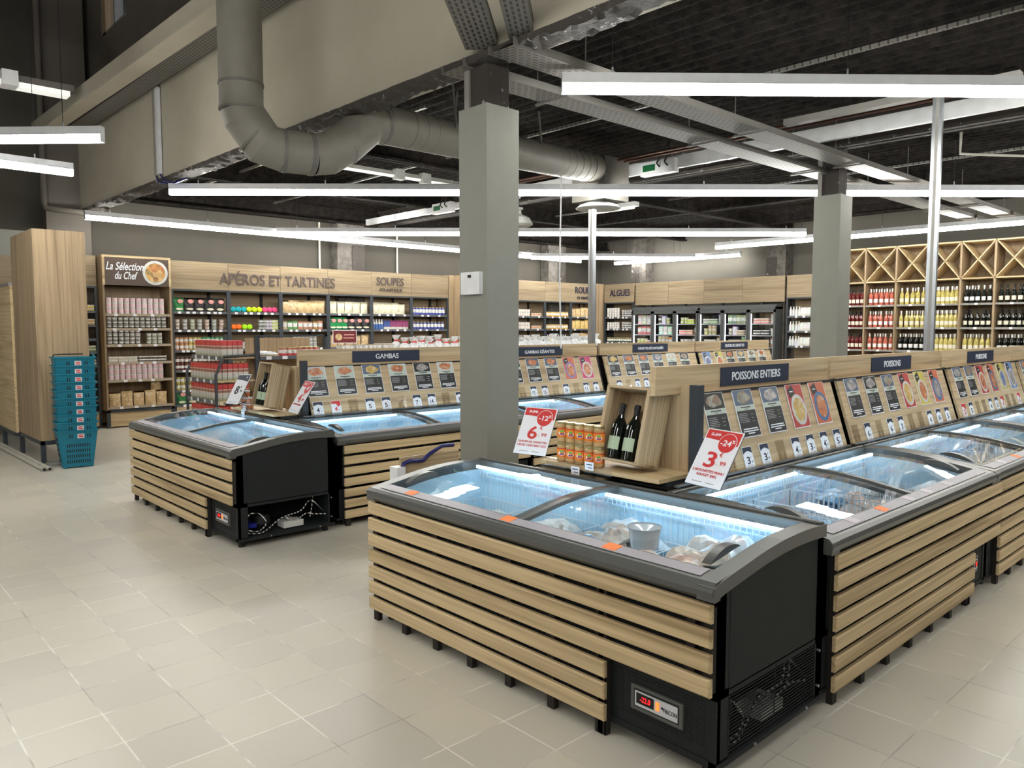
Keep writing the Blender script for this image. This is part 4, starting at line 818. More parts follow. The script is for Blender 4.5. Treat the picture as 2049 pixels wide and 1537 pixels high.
# ---------------------------------------------------------------- shelving along the walls
def rnd_color(c, v=.15): return tuple(max(0, min(1, x*(1+random.uniform(-v, v)))) for x in c)
PM = {}
def pk(kind):
    if kind in PM: return PM[kind]
    mb = MB()
    if kind == 'can': mb.lathe([(0, 0), (.036, 0), (.036, .105)], 'label_pack', 12).lathe([(.036, .105), (.037, .108), (.033, .110), (0, .108)], 'foil', 12)
    elif kind == 'jar': mb.lathe([(0, 0), (.033, 0), (.036, .01), (.036, .085), (.03, .10)], 'label_pack', 12).lathe([(.031, .10), (.033, .10), (.033, .118), (0, .12)], 'gold_lid', 12)
    elif kind == 'pot': mb.lathe([(0, 0), (.032, 0), (.038, .05)], 'label_pack', 12).lathe([(.040, .05), (.040, .058), (0, .058)], 'capsule_white', 12)
    elif kind == 'whitepot': mb.lathe([(0, 0), (.040, 0), (.040, .075)], 'label_box', 12).lathe([(.041, .075), (.041, .083), (0, .084)], 'capsule_white', 12)
    elif kind == 'box': mb.box((-.04, -.03, 0), (.04, .03, .15), 'label_pack')
    elif kind == 'flatbox': mb.box((-.07, -.05, 0), (.07, .05, .045), 'label_top')
    elif kind == 'redbox': mb.box((-.042, -.03, 0), (.042, .03, .20), 'red_box')
    elif kind == 'ball': mb.lathe([(0, -.03), (.045, -.028), (.052, 0), (.045, .028), (.02, .034), (0, .030)], 'ocol', 14, M=T(0, 0, .053) @ RX(PI/2))
    elif kind == 'carton': mb.box((-.035, -.035, 0), (.035, .035, .15), 'label_box').prism([(-.035, .15), (.035, .15), (0, .185)], -.035, .035, 'label_box')
    elif kind == 'bottle': mb.lathe([(0, 0), (.030, 0), (.031, .01), (.031, .11), (.028, .13), (.012, .17), (.011, .185)], 'label_top', 12).lathe([(.013, .185), (.013, .205), (0, .205)], 'capsule_white', 10)
    elif kind == 'soup': mb.lathe([(0, 0), (.040, 0), (.043, .02), (.043, .10), (.036, .13), (.028, .15)], 'label_pack', 12).lathe([(.03, .15), (.03, .165), (0, .166)], 'gold_lid', 12)
    elif kind == 'tin': mb.lathe([(0, 0), (.05, 0), (.05, .03)], 'label_box', 14).lathe([(.05, .03), (.045, .034), (0, .034)], 'foil', 14)
    elif kind in ('chips', 'toast', 'popc', 'pastab', 'mixed'):
        m = dict(chips='ocol', toast='toasts', popc='popcorn', pastab='pasta', mixed='label_pack')[kind]; w, h, d = (.17, .24, .07) if kind != 'mixed' else (.10, .17, .06); nx, nz = 6, 8; rn = random.Random(5)
        F = []; Bk = []
        for k in range(nz+1):
            v = k/nz
            for i in range(nx+1):
                u = i/nx*2-1; e = (max(0, 1-abs(u)**3)**.5)*(max(0, math.sin(PI*min(1, v*1.02+.12)))**.5 if v < .95 else 0); x = u*w/2*(1-.06*math.sin(PI*v)); b = .8+.25*math.sin(5*u+9*v)+.1*math.sin(17*v+3*u)
                F.append((x, -d/2*e*b, h*v)); Bk.append((x, d/2*e, h*v))
        fs = [(j*(nx+1)+i, j*(nx+1)+i+1, (j+1)*(nx+1)+i+1, (j+1)*(nx+1)+i) for j in range(nz) for i in range(nx)]
        mb.add(F, fs, m, True); mb.add(Bk, [tuple(reversed(f)) for f in fs], m, True)
        if kind == 'chips': mb.prism([(.015+.045*math.cos(2*PI*i/14), .175+.035*math.sin(2*PI*i/14)) for i in range(14)], -.052, -.010, 'pink_pale', 'y'); mb.prism([(.0+.06*math.cos(2*PI*i/12), .045+.02*math.sin(2*PI*i/12)) for i in range(12)], -.050, -.01, 'popcorn', 'y')
    PM[kind] = mb.mesh({'can': 'food_can', 'jar': 'glass_jar', 'pot': 'spread_pot', 'whitepot': 'terrine_pot', 'box': 'food_box', 'flatbox': 'flat_box', 'redbox': 'rusk_box', 'ball': 'snack_ball', 'carton': 'drink_carton', 'bottle': 'sauce_bottle', 'soup': 'soup_jar', 'tin': 'fish_tin', 'chips': 'crisp_bag', 'toast': 'toast_bag', 'popc': 'cracker_bag', 'pastab': 'pasta_bag', 'mixed': 'snack_pouch'}[kind])
    return PM[kind]
plain('pink_pale', (.75, .35, .33), .4)
CAT = dict(can='can', jar='jar', pot='pot', whitepot='pot', box='box', flatbox='box', redbox='box', ball='snack ball', carton='carton', bottle='bottle', soup='soup jar', tin='tin', chips='crisp bag', toast='bag of toasts', popc='cracker bag', pastab='pasta bag', mixed='snack pouch')
HT = dict(can=.112, jar=.122, pot=.060, whitepot=.086, box=.152, flatbox=.047, redbox=.202, ball=.11, carton=.19, bottle=.21, soup=.17, tin=.036, chips=.24, toast=.22, popc=.24, pastab=.24, mixed=.17)
WD = dict(can=.076, jar=.076, pot=.084, whitepot=.084, box=.084, flatbox=.145, redbox=.088, ball=.108, carton=.075, bottle=.066, soup=.090, tin=.104, chips=.175, toast=.178, popc=.175, pastab=.175, mixed=.105)
def stock(M, x0, x1, z, kind, color, desc, where, rows=1, n=None, deep=1, y=.06, var=.05, gapx=0, sc=1):
    w = WD[kind]*sc+gapx; n = n or int((x1-x0)/w); me = pk(kind)
    for i in range(n):
        for r in range(rows):
            for d in range(deep):
                j = .004; o = link(me, me.name, None, M @ T(x0+w*(i+.5)+random.uniform(-j, j)*.4, y+d*WD[kind]*1.02+random.uniform(-j, j), z+r*HT[kind]*sc) @ (RZ(random.uniform(-.06, .06)) if r == 0 and kind not in ('ball',) else Matrix()) @ Matrix.Scale(sc, 4), color=rnd_color(color, var))
                tag(o, (ORD[i]+' ' if n > 1 else '')+desc+(' from left' if n > 1 else '')+', '+(LAY[rows-1][r]+', ' if rows > 1 else '')+where, CAT[kind], desc+', '+where)
    return x0+w*n
def unit(label, M, W_, zs, dep=.42, fascia=(2.215, 2.72), base=.28, frame='dark_metal', mat='fascia_x', shelfm='charcoal', back='wood_back', tags=None, box=False, name='shelving_unit', seed=0):
    """local: x across, front y=0, back y=dep"""
    t = thing(name, label, 'shelving unit', M=M); rn = random.Random(seed)
    zb = fascia[0] if fascia else zs[-1]+.35
    if fascia: MB().box((.003, -.01, fascia[0]+.03), (W_-.003, .02, fascia[1]), mat).box((.003, .02, fascia[1]-.03), (W_-.003, dep, fascia[1]), mat).obj('fascia_panel', t)
    if box:
        MB().box((0, 0, base), (.03, dep, fascia[1] if fascia else zb), 'wood_z').obj('side_panel', t); MB().box((W_-.03, 0, base), (W_, dep, fascia[1] if fascia else zb), 'wood_z').obj('side_panel', t)
        MB().box((.0, .0, 0), (.05, .05, base), frame).box((W_-.05, 0, 0), (W_, .05, base), frame).box((0, 0, base-.04), (W_, dep, base), frame).obj('base_frame', t); MB().box((.05, .03, .02), (W_-.05, .05, base-.04), 'wood_x').obj('kick_panel', t)
    else:
        MB().box((0, -.012, 0), (.035, .03, zb+.03), frame).obj('upright', t); MB().box((W_-.035, -.012, 0), (W_, .03, zb+.03), frame).obj('upright', t); MB().box((0, -.008, zb-.0), (W_, .03, zb+.035), frame).obj('top_rail', t)
        MB().box((.035, .0, .02), (W_-.035, .02, base-.02), 'wood_x').obj('kick_panel', t)
        MB().box((W_*.78, dep-.03, .1), (W_*.78+.05, dep-.005, zb), 'black').obj('rear_post', t)
    MB().box((0, dep, .05), (W_, dep+.02, zb+.03), back).obj('back_panel', t)
    for k, z in enumerate(zs):
        sh = MB().box((.02 if box else .035, .005, z-.025), (W_-.02 if box else W_-.035, dep, z), shelfm).obj('shelf', t)
        st = MB().box((.035, -.004, z-.036), (W_-.035, .006, z+.004), shelfm if box else 'strip_dark')
        n = tags if tags is not None else 4
        for i in range(n):
            x = .08+(W_-.2)*(i+rn.uniform(.1, .7))/n; st.box((x, -.006, z-.036), (x+.055, -.004, z+.002), 'paper' if rn.random() > .06 or not box else 'orange_tag')
        st.obj('price_strip', sh)
    return t
plain('strip_dark', (.10, .11, .13), .4)
YW = 13.4
ZS = [.28, .53, .87, 1.21, 1.555, 1.865]
def bay(i): return 4.62+i*.98
MW = lambda x, y=YW: T(x, y, 0)
names = ['first from the chef sign cabinet', 'second from the chef sign cabinet', 'under the words ET TARTINES', 'left of the SOUPES lettering', 'under the SOUPES lettering', 'right of the SOUPES lettering']
for i in range(6): unit('wall shelving bay '+names[i], MW(bay(i)), .98, ZS, seed=i, tags=[7, 6, 5, 3, 4, 3][i])
sh = ['floor', 'low', 'knee', 'waist', 'eye-level', 'top']
def W2(i, k): return sh[k]+' shelf '+['beside chef cabinet', 'under APÉROS', 'under TARTINES', 'left of SOUPES', 'under SOUPES', 'right of SOUPES'][i]
# bay 0
b = bay(0)+.05; M = MW(0)
x = stock(M, b, b+.2, ZS[5], 'chips', (.02, .25, .06), 'green crisp bag', W2(0, 5), n=1); stock(M, x, b+.92, ZS[5], 'chips', (.02, .02, .022), 'black crisp bag', W2(0, 5), n=4, var=.2)
for j, c in enumerate(((.35, .18, .1), (.25, .25, .25), (.35, .4, .15), (.25, .27, .25), (.5, .22, .12), (.25, .33, .3), (.5, .2, .13))): stock(M, b+j*.126, b+j*.126+.13, ZS[4], 'pot', c, ['brown', 'grey', 'olive', 'steel', 'orange', 'bluish', 'rust'][j]+' banded small pot', W2(0, 4), rows=3, n=1, gapx=.03)
x = stock(M, b, b+.3, ZS[3], 'can', (.55, .25, .12), 'orange-brown can', W2(0, 3), rows=2, n=3); x = stock(M, x, b+.6, ZS[3], 'can', (.6, .45, .12), 'yellow can', W2(0, 3), rows=2, n=3); stock(M, x, b+.9, ZS[3], 'can', (.03, .3, .1), 'green can', W2(0, 3), rows=2, n=5)
stock(M, b, b+.9, ZS[2], 'can', (.12, .03, .02), 'dark red can', W2(0, 2), rows=2, n=11)
x = stock(M, b, b+.9, ZS[1], 'can', (.5, .42, .12), 'mustard-yellow can', W2(0, 1), rows=2, n=4); stock(M, x, b+.9, ZS[1], 'can', (.1, .35, .1), 'green tin can', W2(0, 1), rows=2, n=6)
stock(M, b, b+.9, ZS[0], 'chips', (.02, .22, .06), 'dark green crisp bag', W2(0, 0), n=5)
# bay 1
b = bay(1)+.05
for j, (c, nm) in enumerate((((.0, .45, .5), 'turquoise'), ((.6, .75, .0), 'lime yellow'), ((.85, .06, .22), 'bright pink'))): stock(M, b+j*.295, b+j*.295+.3, ZS[5], 'ball', c, nm+' snack ball', W2(1, 5), n=3, var=.02, gapx=-.01)
stock(M, b, b+.2, ZS[4], 'ball', (1.0, .18, .0), 'orange snack ball', W2(1, 4), n=2, var=.02, gapx=-.01); stock(M, b+.2, b+.4, ZS[4], 'ball', (.4, .8, .0), 'apple-green snack ball', W2(1, 4), n=2, var=.02, gapx=-.01)
stock(M, b+.52, b+.7, ZS[4], 'pot', (.02, .06, .03), 'dark green small pot', W2(1, 4), rows=3, n=2, gapx=-.02); stock(M, b+.65, b+.8, ZS[4], 'pot', (.3, .24, .4), 'lilac small pot', W2(1, 4), rows=3, n=2, gapx=-.02); stock(M, b+.77, b+.9, ZS[4], 'pot', (.6, .7, .0), 'yellow-green small pot', W2(1, 4), rows=3, n=2, gapx=-.02)
stock(M, b, b+.9, ZS[3], 'pot', (.35, .37, .35), 'silvery pot', W2(1, 3), rows=2, n=10); stock(M, b, b+.9, ZS[2], 'jar', (.3, .1, .04), 'reddish jar', W2(1, 2), n=11)
# bay 2..5
b = bay(2)+.05
stock(M, b, b+.9, ZS[5], 'toast', (1, 1, 1), 'clear bag of golden toasts', W2(2, 5), n=6, gapx=-.032)
x = stock(M, b, b+.2, ZS[4], 'mixed', (.6, .45, .3), 'cream snack pouch', W2(2, 4), n=1); x = stock(M, x, b+.5, ZS[4], 'mixed', (.2, .42, .15), 'green snack pouch', W2(2, 4), n=2); stock(M, x, b+.9, ZS[4], 'mixed', (.5, .3, .14), 'brown snack pouch', W2(2, 4), n=5, var=.3)
stock(M, b+.2, b+.9, ZS[3], 'pot', (.2, .21, .2), 'grey pot', W2(2, 3), rows=4, n=6); stock(M, b, b+.9, ZS[2], 'jar', (.3, .2, .1), 'brown jar', W2(2, 2), n=10)
b = bay(3)+.05
stock(M, b, b+.9, ZS[5], 'popc', (1, 1, 1), 'pale bag of crackers', W2(3, 5), n=5); x = stock(M, b, b+.4, ZS[4], 'chips', (.0, .3, .08), 'green crisp bag', W2(3, 4), n=3, gapx=-.045); stock(M, x, b+.95, ZS[4], 'chips', (.03, .03, .033), 'black crisp bag', W2(3, 4), n=3, gapx=-.005)
stock(M, b, b+.9, ZS[3], 'toast', (1, 1, 1), 'bag of brown toasts', W2(3, 3), n=5)
b = bay(4)+.05
stock(M, b, b+.8, ZS[5], 'popc', (1, 1, 1), 'pale bag of crackers', W2(4, 5), n=5, gapx=-.015)
x = stock(M, b, b+.3, ZS[4], 'bottle', (.06, .14, .4), 'orange and blue bottle', W2(4, 4), n=4); x = stock(M, x, b+.5, ZS[4], 'carton', (.06, .1, .3), 'blue carton', W2(4, 4), n=2); stock(M, x, b+.92, ZS[4], 'carton', (.28, .06, .16), 'plum-coloured carton', W2(4, 4), n=6)
stock(M, b, b+.6, ZS[3], 'pot', (.5, .5, .5), 'grey-white pot', W2(4, 3), n=7)
b = bay(5)+.05
stock(M, b, b+.9, ZS[5], 'soup', (.08, .1, .4), 'blue-labelled soup jar', W2(5, 5), n=10, gapx=-.002); stock(M, b, b+.9, ZS[4], 'soup', (.07, .09, .38), 'blue-labelled soup jar', W2(5, 4), n=9, gapx=.006); stock(M, b, b+.5, ZS[3], 'bottle', (.6, .6, .6), 'white-capped bottle', W2(5, 3), n=5, gapx=.02)
# chef cabinets
def chef(x, label, full=True):
    M = MW(x, 13.2); CZ = [.335, .76, 1.043, 1.326, 1.584, 1.811]
    t = unit(label, M, 1.04, CZ, .45, (2.235, 2.735), .286, box=True, mat='wood_x', shelfm='shelf_beige', back='wood_z', tags=3, seed=9, name='chef_cabinet')
    s_ = MB().box((.04, -.016, 2.265), (1.0, -.010, 2.70), 'sign_brown').obj('sign_panel', t)
    text('La Sélection', .56, .125, 'text_white', 'script_lettering', s_, T(.335, -.018, 2.565), .01, .35); text('du Chef', .34, .12, 'text_white', 'script_lettering', s_, T(.35, -.018, 2.42), .01, .35)
    MB().disc((.79, 2.48, -.020), .195, 'dish_white', 32, .004).obj('plate_photo', s_); MB().disc((.79, 2.48, -.023), .155, 'plate_food', 28, .003).obj('food_photo', s_)
    MB().disc((.62, 2.72, -.0195), .06, 'dish_white', 20, .003).disc((.52, 2.27, -.0195), .06, 'dish_white', 20, .003).obj('small_bowls', s_) if False else None
    return M, CZ
plain('sign_brown', (.085, .055, .042), .5)
M, CZ = chef(3.52, 'wooden cabinet under the La Sélection du Chef sign, left of the APÉROS fascia'); wh = 'left chef cabinet, '
c = (.75, .55, .6)
stock(M, .05, 1.0, CZ[5], 'whitepot', c, 'white pot with pink print', wh+'top shelf', rows=3, n=10, gapx=.005); stock(M, .05, 1.0, CZ[4], 'pot', (.12, .11, .1), 'dark pot with white lid', wh+'second shelf', rows=3, n=11, gapx=-.001)
stock(M, .05, .6, CZ[3], 'pot', (.14, .12, .13), 'dark pot with white lid', wh+'third shelf', rows=4, n=6); stock(M, .64, .95, CZ[3], 'pot', (.22, .26, .16), 'greenish pot with white lid', wh+'third shelf', rows=3, n=3)
stock(M, .05, 1.0, CZ[2], 'flatbox', (.55, .5, .4), 'flat tin box', wh+'fourth shelf', rows=2, n=3); stock(M, .5, 1.0, CZ[2], 'flatbox', (.06, .05, .05), 'black flat tin box', wh+'fourth shelf', rows=2, n=3)
stock(M, .05, 1.0, CZ[1], 'whitepot', c, 'white pot with pink print', wh+'fifth shelf', rows=3, n=10); stock(M, .05, 1.0, CZ[0], 'toast', (1, 1, 1), 'clear bag of biscuits', wh+'bottom shelf', n=5)
stock(M, .72, 1.0, CZ[0]+.19, 'toast', (1, 1, 1), 'clear bag of biscuits', wh+'heaped on top at the rear right', n=1, y=.2)
M, CZ = chef(10.66, 'wooden cabinet with a chef sign half hidden behind the tall boxed column', 0); wh = 'right chef cabinet, '
for k, (kind, c, d) in enumerate((('toast', (1, 1, 1), 'bag of biscuits'), ('jar', (.4, .2, .1), 'amber jar'), ('pot', (.3, .2, .1), 'brown pot'), ('whitepot', (.6, .6, .6), 'white pot'), ('jar', (.7, .35, .08), 'orange jar'), ('jar', (.7, .25, .12), 'red-orange jar'))): stock(M, .05, .6, CZ[k], kind, c, d, wh+sh[k]+' shelf', n=5 if kind != 'toast' else 3, rows=2 if kind == 'pot' else 1)
# bays right of the second chef cabinet and the bay left of the first one
for i, x0 in enumerate((11.70, 12.58, 13.52, 14.46)):
    unit('wall shelving bay '+['beside the right chef cabinet', 'with white pots and dark-capped bottles', 'full of yellow jars', 'under the ROUILLE lettering'][i], MW(x0), .88 if i == 0 else .94, ZS[1:], seed=20+i, tags=2 if i != 2 else 3)
b = 12.63; M = MW(0)
for k in (5, 4): stock(M, b, b+.5, ZS[k], 'whitepot', (.8, .7, .65), 'white pot stacked in pairs', f'{sh[k]} shelf left of ROUILLE', rows=2, n=5); stock(M, b+.48, b+.88, ZS[k], 'whitepot', (.6, .35, .2), 'amber-banded pot', f'{sh[k]} shelf left of ROUILLE', rows=1 if k == 5 else 1, n=4)
stock(M, b, b+.9, ZS[3], 'bottle', (.8, .8, .8), 'white-labelled sauce bottle', 'waist shelf left of ROUILLE', n=12)
for k in (5, 4): stock(M, b+.94, b+1.84, ZS[k], 'jar', (.72, .38, .06), 'golden sauce jar', f'{sh[k]} shelf, yellow jar bay', n=11, deep=1)
stock(M, b+.94, b+1.84, ZS[3], 'bottle', (.6, .45, .1), 'yellow pouch bottle', 'waist shelf, yellow jar bay', n=12)
for k in (5, 3): stock(M, b+1.9, b+2.7, ZS[k], 'toast', (1, 1, 1), 'clear bag of croutons', f'{sh[k]} shelf under ROUILLE', n=4)
stock(M, b+1.9, b+2.7, ZS[4], 'pastab', (1, 1, 1), 'yellow pasta bag', 'eye-level shelf under ROUILLE', n=4)
unit('narrow wall shelving bay between the tall cabinet and the chef cabinet', MW(2.54), .95, [.45, .75, 1.0, 1.22, 1.42, 1.64, 1.86], seed=31, tags=2)
for k, (z, c, kd, d) in enumerate(((1.86, (.7, .5, .05), 'flatbox', 'yellow flat box'), (1.64, (.65, .4, .1), 'flatbox', 'orange flat box'), (1.42, (.08, .08, .08), 'box', 'dark box'), (1.22, (.25, .35, .12), 'flatbox', 'green flat box'), (1.0, (.4, .25, .1), 'flatbox', 'brown flat box'), (.75, (.3, .4, .2), 'pot', 'green-lidded pot'), (.45, (.3, .25, .3), 'mixed', 'grey pouch'))):
    stock(MW(2.58), 0, .88, z, kd, c, d, 'narrow bay left of chef cabinet, '+['topmost', 'second', 'third', 'fourth', 'fifth', 'sixth', 'lowest'][k]+' shelf', n=6 if kd != 'mixed' else 5, rows=2 if kd == 'flatbox' else 1)
tag(MB().box((10.52, YW-.02, 0), (10.65, YW+.42, 2.74), 'wood_z').obj('wooden_post'), 'slim wooden upright between the soup bay and the right chef cabinet', 'upright panel')
tag(MB().box((15.42, YW-.02, 0), (15.72, YW+.42, 2.74), 'wood_z').obj('corner_panel'), 'wooden corner panel between the ROUILLE and ALGUES shelving', 'corner panel')
def lettering(s_, w, h, M, label, mat='text_brown', bold=.012): tag(text(s_, w, h, mat, 'lettering', None, M, bold, 0, .006), label, 'lettering')
lettering('APÉROS ET TARTINES', 2.26, .245, T(6.575, YW-.02, 2.475), 'dark brown lettering reading APÉROS ET TARTINES')
lettering('SOUPES', .66, .17, T(8.99, YW-.02, 2.535), 'dark brown lettering reading SOUPES'); lettering('ATLANTIQUE', .56, .075, T(9.0, YW-.02, 2.36), 'small dark brown lettering reading ATLANTIQUE')
lettering('ROUILLE', .80, .17, T(15.0, YW-.02, 2.55), 'dark lettering reading ROUILLE, half hidden by the rear aluminium pole', 'text_navy'); lettering('ET CROÛTONS', .68, .085, T(15.02, YW-.02, 2.36), 'small dark lettering reading ET CROÛTONS', 'text_navy')
# right wall: seaweed bay, fridges, shelf, wine
MR = lambda y, x=15.75: T(x, y, 0) @ RZ(-PI/2)
unit('wall shelving bay under the ALGUES lettering', MR(13.36, 15.72), .98, ZS[1:], .4, seed=41, tags=5)
lettering('ALGUES', .66, .175, T(15.70, 12.83, 2.49) @ RZ(-PI/2), 'dark lettering reading ALGUES on the corner fascia', 'text_navy')
M = MR(13.31, 15.72)
for k, z in ((5, ZS[5]), (4, ZS[4])): stock(M, 0, .5, z, 'pot', (.6, .55, .5), 'pale small pot', f'{sh[k]} shelf under ALGUES', rows=4 if k == 5 else 3, n=5); stock(M, .5, .9, z, 'pot', (.03, .03, .03), 'black small pot', f'{sh[k]} shelf under ALGUES', rows=3, n=4)
stock(M, 0, .9, ZS[3], 'jar', (.05, .09, .03), 'dark green jar', 'waist shelf under ALGUES', n=11)
y0 = 12.38
for i in range(4):
    o = MB().box((.003, -.03, 2.16), (1.015, .0, 2.725), 'fascia_x').box((.003, 0, 2.70), (1.015, .13, 2.725), 'fascia_x').box((.4, .05, 2.101), (.46, .12, 2.71), 'dark_metal').obj('fascia_panel', M=MR(y0-i*1.02+.0, 15.80)); tag(o, 'blank wooden fascia panel above the glass-door fridges, '+ORD[i]+' from the ALGUES bay', 'fascia panel')
def fridge(y, lab, k0):
    t = thing('display_fridge', lab, 'fridge', M=MR(y, 15.66)); n = 3; w = .657; W_ = n*w
    mb = MB().box((0, .0, 2.0), (W_, .62, 2.10), 'fridge_frame').box((0, .6, .1), (W_, .62, 2.0), 'black').box((0, 0, 0), (W_, .62, .28), 'charcoal').box((0, 0, .1), (.03, .62, 2.05), 'fridge_frame').box((W_-.03, 0, .1), (W_, .62, 2.05), 'fridge_frame').box((.03, .02, 1.93), (W_-.03, .6, 2.0), 'black'); mb.obj('cabinet', t)
    for i in range(n):
        d = MB().box((i*w+.004, -.035, .28), (i*w+.05, -.002, 1.99), 'fridge_frame').box((i*w+w-.05, -.035, .28), (i*w+w-.004, -.002, 1.99), 'fridge_frame').box((i*w+.004, -.035, 1.93), (i*w+w-.004, -.002, 1.995), 'fridge_frame').box((i*w+.004, -.035, .28), (i*w+w-.004, -.002, .36), 'fridge_frame').obj('door', t)
        MB().box((i*w+.05, -.02, .36), (i*w+w-.05, -.014, 1.93), 'glass').obj('glass_pane', d)
        MB().box((i*w+w-.045, -.065, .9), (i*w+w-.03, -.05, 1.4), 'alu').obj('handle', d); MB().box((i*w+.052, .0, .4), (i*w+.066, .012, 1.9), 'fridge_led').obj('light_strip', t)
    for z in (.5, .85, 1.16, 1.42, 1.68):
        s_ = MB().box((.04, .06, z-.02), (W_-.04, .56, z), 'galva').obj('shelf', t); MB().box((.04, .05, z-.022), (W_-.04, .06, z+.004), 'strip_lilac').obj('price_strip', s_)
    cols = [((.7, .3, .1), 'orange'), ((.75, .75, .75), 'white'), ((.05, .1, .4), 'blue'), ((.6, .65, .05), 'yellow'), ((.75, .25, .25), 'pink'), ((.05, .04, .04), 'dark'), ((.25, .35, .2), 'green'), ((.5, .35, .2), 'brown')]
    kinds = [('mixed', 'pouch'), ('flatbox', 'flat pack'), ('box', 'carton'), ('whitepot', 'pot'), ('pot', 'small pot')]
    rn = random.Random(k0)
    for i in range(n):
        for k, z in enumerate((.85, 1.16, 1.42, 1.68)):
            x = i*w+.07
            while x < i*w+w-.16:
                kd, kn = rn.choice(kinds); c, cn = rn.choice(cols); m = rn.randint(1, 3); m = min(m, int((i*w+w-.06-x)/WD[kd]/1.3))
                if m < 1: break
                x = stock(MR(y, 15.66), x, x+1, z, kd, c, cn+' '+kn, ['lower', 'third', 'second', 'top'][k]+' shelf, '+ORD[i+k0]+' fridge door', rows=2 if kd in ('pot', 'whitepot', 'flatbox') else 1, n=m, y=.14, var=.25, sc=1.3)+.01
fridge(12.38, 'three-door glass fridge next to the ALGUES bay', 0); fridge(10.40, 'three-door glass fridge in the middle of the right-hand wall', 3)
unit('dark shelving bay between the fridges and the square column', MR(8.26, 15.78), .85, [.5, .85, 1.2, 1.52, 1.84], .4, seed=50, tags=3)
M = MR(8.22, 15.78)
for k, z in enumerate((1.84, 1.52, 1.2)):
    x = stock(M, .0, .3, z, 'bottle', (.7, .7, .72), 'white bottle', 'shelves left of square column, '+['top', 'middle', 'lower'][k], n=4); x = stock(M, x, .6, z, 'carton', (.7, .7, .7), 'tall white carton', 'left of square column, '+['top', 'middle', 'lower'][k], n=3); stock(M, x, .8, z, 'pot', (.5, .2, .15) if k != 1 else (.5, .5, .5), 'small pot', 'left of square column, '+['top', 'middle', 'lower'][k], n=3, rows=2)
# wine rack
WB = {'rose': bottle_mesh('wine_rose', 'label_white', 'capsule_white', .315, .037), 'deep': bottle_mesh('wine_deep', 'label_cream', 'black', .315, .037), 'white': bottle_mesh('wine_white', 'label_cream', 'capsule_white', .315, .038), 'red': bottle_mesh('bottle_dark', 'label_white', 'capsule_white', .315, .038), 'redb': bottle_mesh('bottle_dark', 'label_cream', 'black', .315, .038)}
WD2 = dict(rose='rosé wine bottle', deep='deep pink wine bottle', white='white wine bottle', red='dark wine bottle with white label', redb='dark wine bottle with black neck')
wb = [6.97, 6.40, 5.825, 5.27, 5.25, 4.72, 4.18, 3.62, 3.07, 2.5]
cells = [('deep', 'deep', 'deep'), ('rose', 'rose', 'rose'), ('white', 'white', 'red'), None, ('white', 'white', 'white'), ('red', 'redb', 'white'), ('redb', 'redb', 'red'), ('red', 'red', 'redb'), ('white', 'red', 'red')]
XW = 15.3; WZ = [1.17-.43, 1.17, 1.60, 2.03]
for i in range(9):
    if cells[i] is None: continue
    yl, yr = wb[i], wb[i+1]; w = yl-yr; M = MR(yl, XW); t = thing('wine_rack', 'wooden wine rack bay with a diagonal cross on top, '+ORD[i if i < 3 else i-1]+' from the square column', 'wine rack', M=M); dp = .48
    MB().box((0, 0, .1), (.022, dp, 3.13), 'wood_z').obj('side_panel', t); MB().box((w-.012, .002, .1), (w, dp, 3.13), 'wood_z').obj('side_panel', t); MB().box((.0, 0, 3.105), (w, dp, 3.132), 'wood_x').obj('top_panel', t); MB().box((.0, 0, 2.455), (w, dp, 2.48), 'wood_x').obj('cross_shelf', t)
    MB().box((0, dp, .1), (w, dp+.02, 3.13), 'wood_back_z').obj('back_panel', t); MB().box((.0, .02, .0), (w, .05, .42), 'wood_x').obj('kick_panel', t)
    a = math.atan2(.625, w-.034); Ld = math.hypot(.625, w-.034)
    for s_ in (1, -1):
        c = T(w/2+.005, 0, 2.7925) @ RY(-s_*a); mb = MB(); mb.box((-Ld/2+.012, .004, -.009), (Ld/2-.012, dp, .009), 'wood_x', M=c); mb.obj('diagonal_divider', t)
    for k, z in enumerate(WZ+[.42]):
        s_ = MB().box((.022, .03, z-.03), (w-.012, dp, z-.005), 'wood_x').obj('shelf', t); MB().box((.022, .018, z-.035), (w-.012, .03, z+.0), 'galva').box((w*.45, .015, z-.035), (w*.45+.05, .018, z+.002), 'paper').obj('price_strip', s_)
    for k, z in enumerate((2.03, 1.60, 1.17, .74)):
        kd = cells[i][min(k, 2)]; n = 5 if kd not in ('deep',) else 6
        if i in (4,): n = 6
        for dd in range(2 if k < 3 else 1):
            for j in range(n):
                if dd == 1 and random.random() < .25: continue
                o = link(WB[kd], 'wine_bottle', None, M @ T(.045+(w-.075)*(j+.5)/n+dd*.015, .09+dd*.10, z-.004) @ RZ(random.uniform(-.2, .2)))
                tag(o, ORD[j]+' '+WD2[kd]+', '+('rear' if dd else 'front')+' row, '+['top', 'second', 'third', 'fourth'][k]+' shelf, '+ORD[i if i < 3 else i-1]+' rack bay', 'bottle', 'wine bottles on the '+['top', 'second', 'third', 'fourth'][k]+' shelf of the '+ORD[i if i < 3 else i-1]+' rack bay')

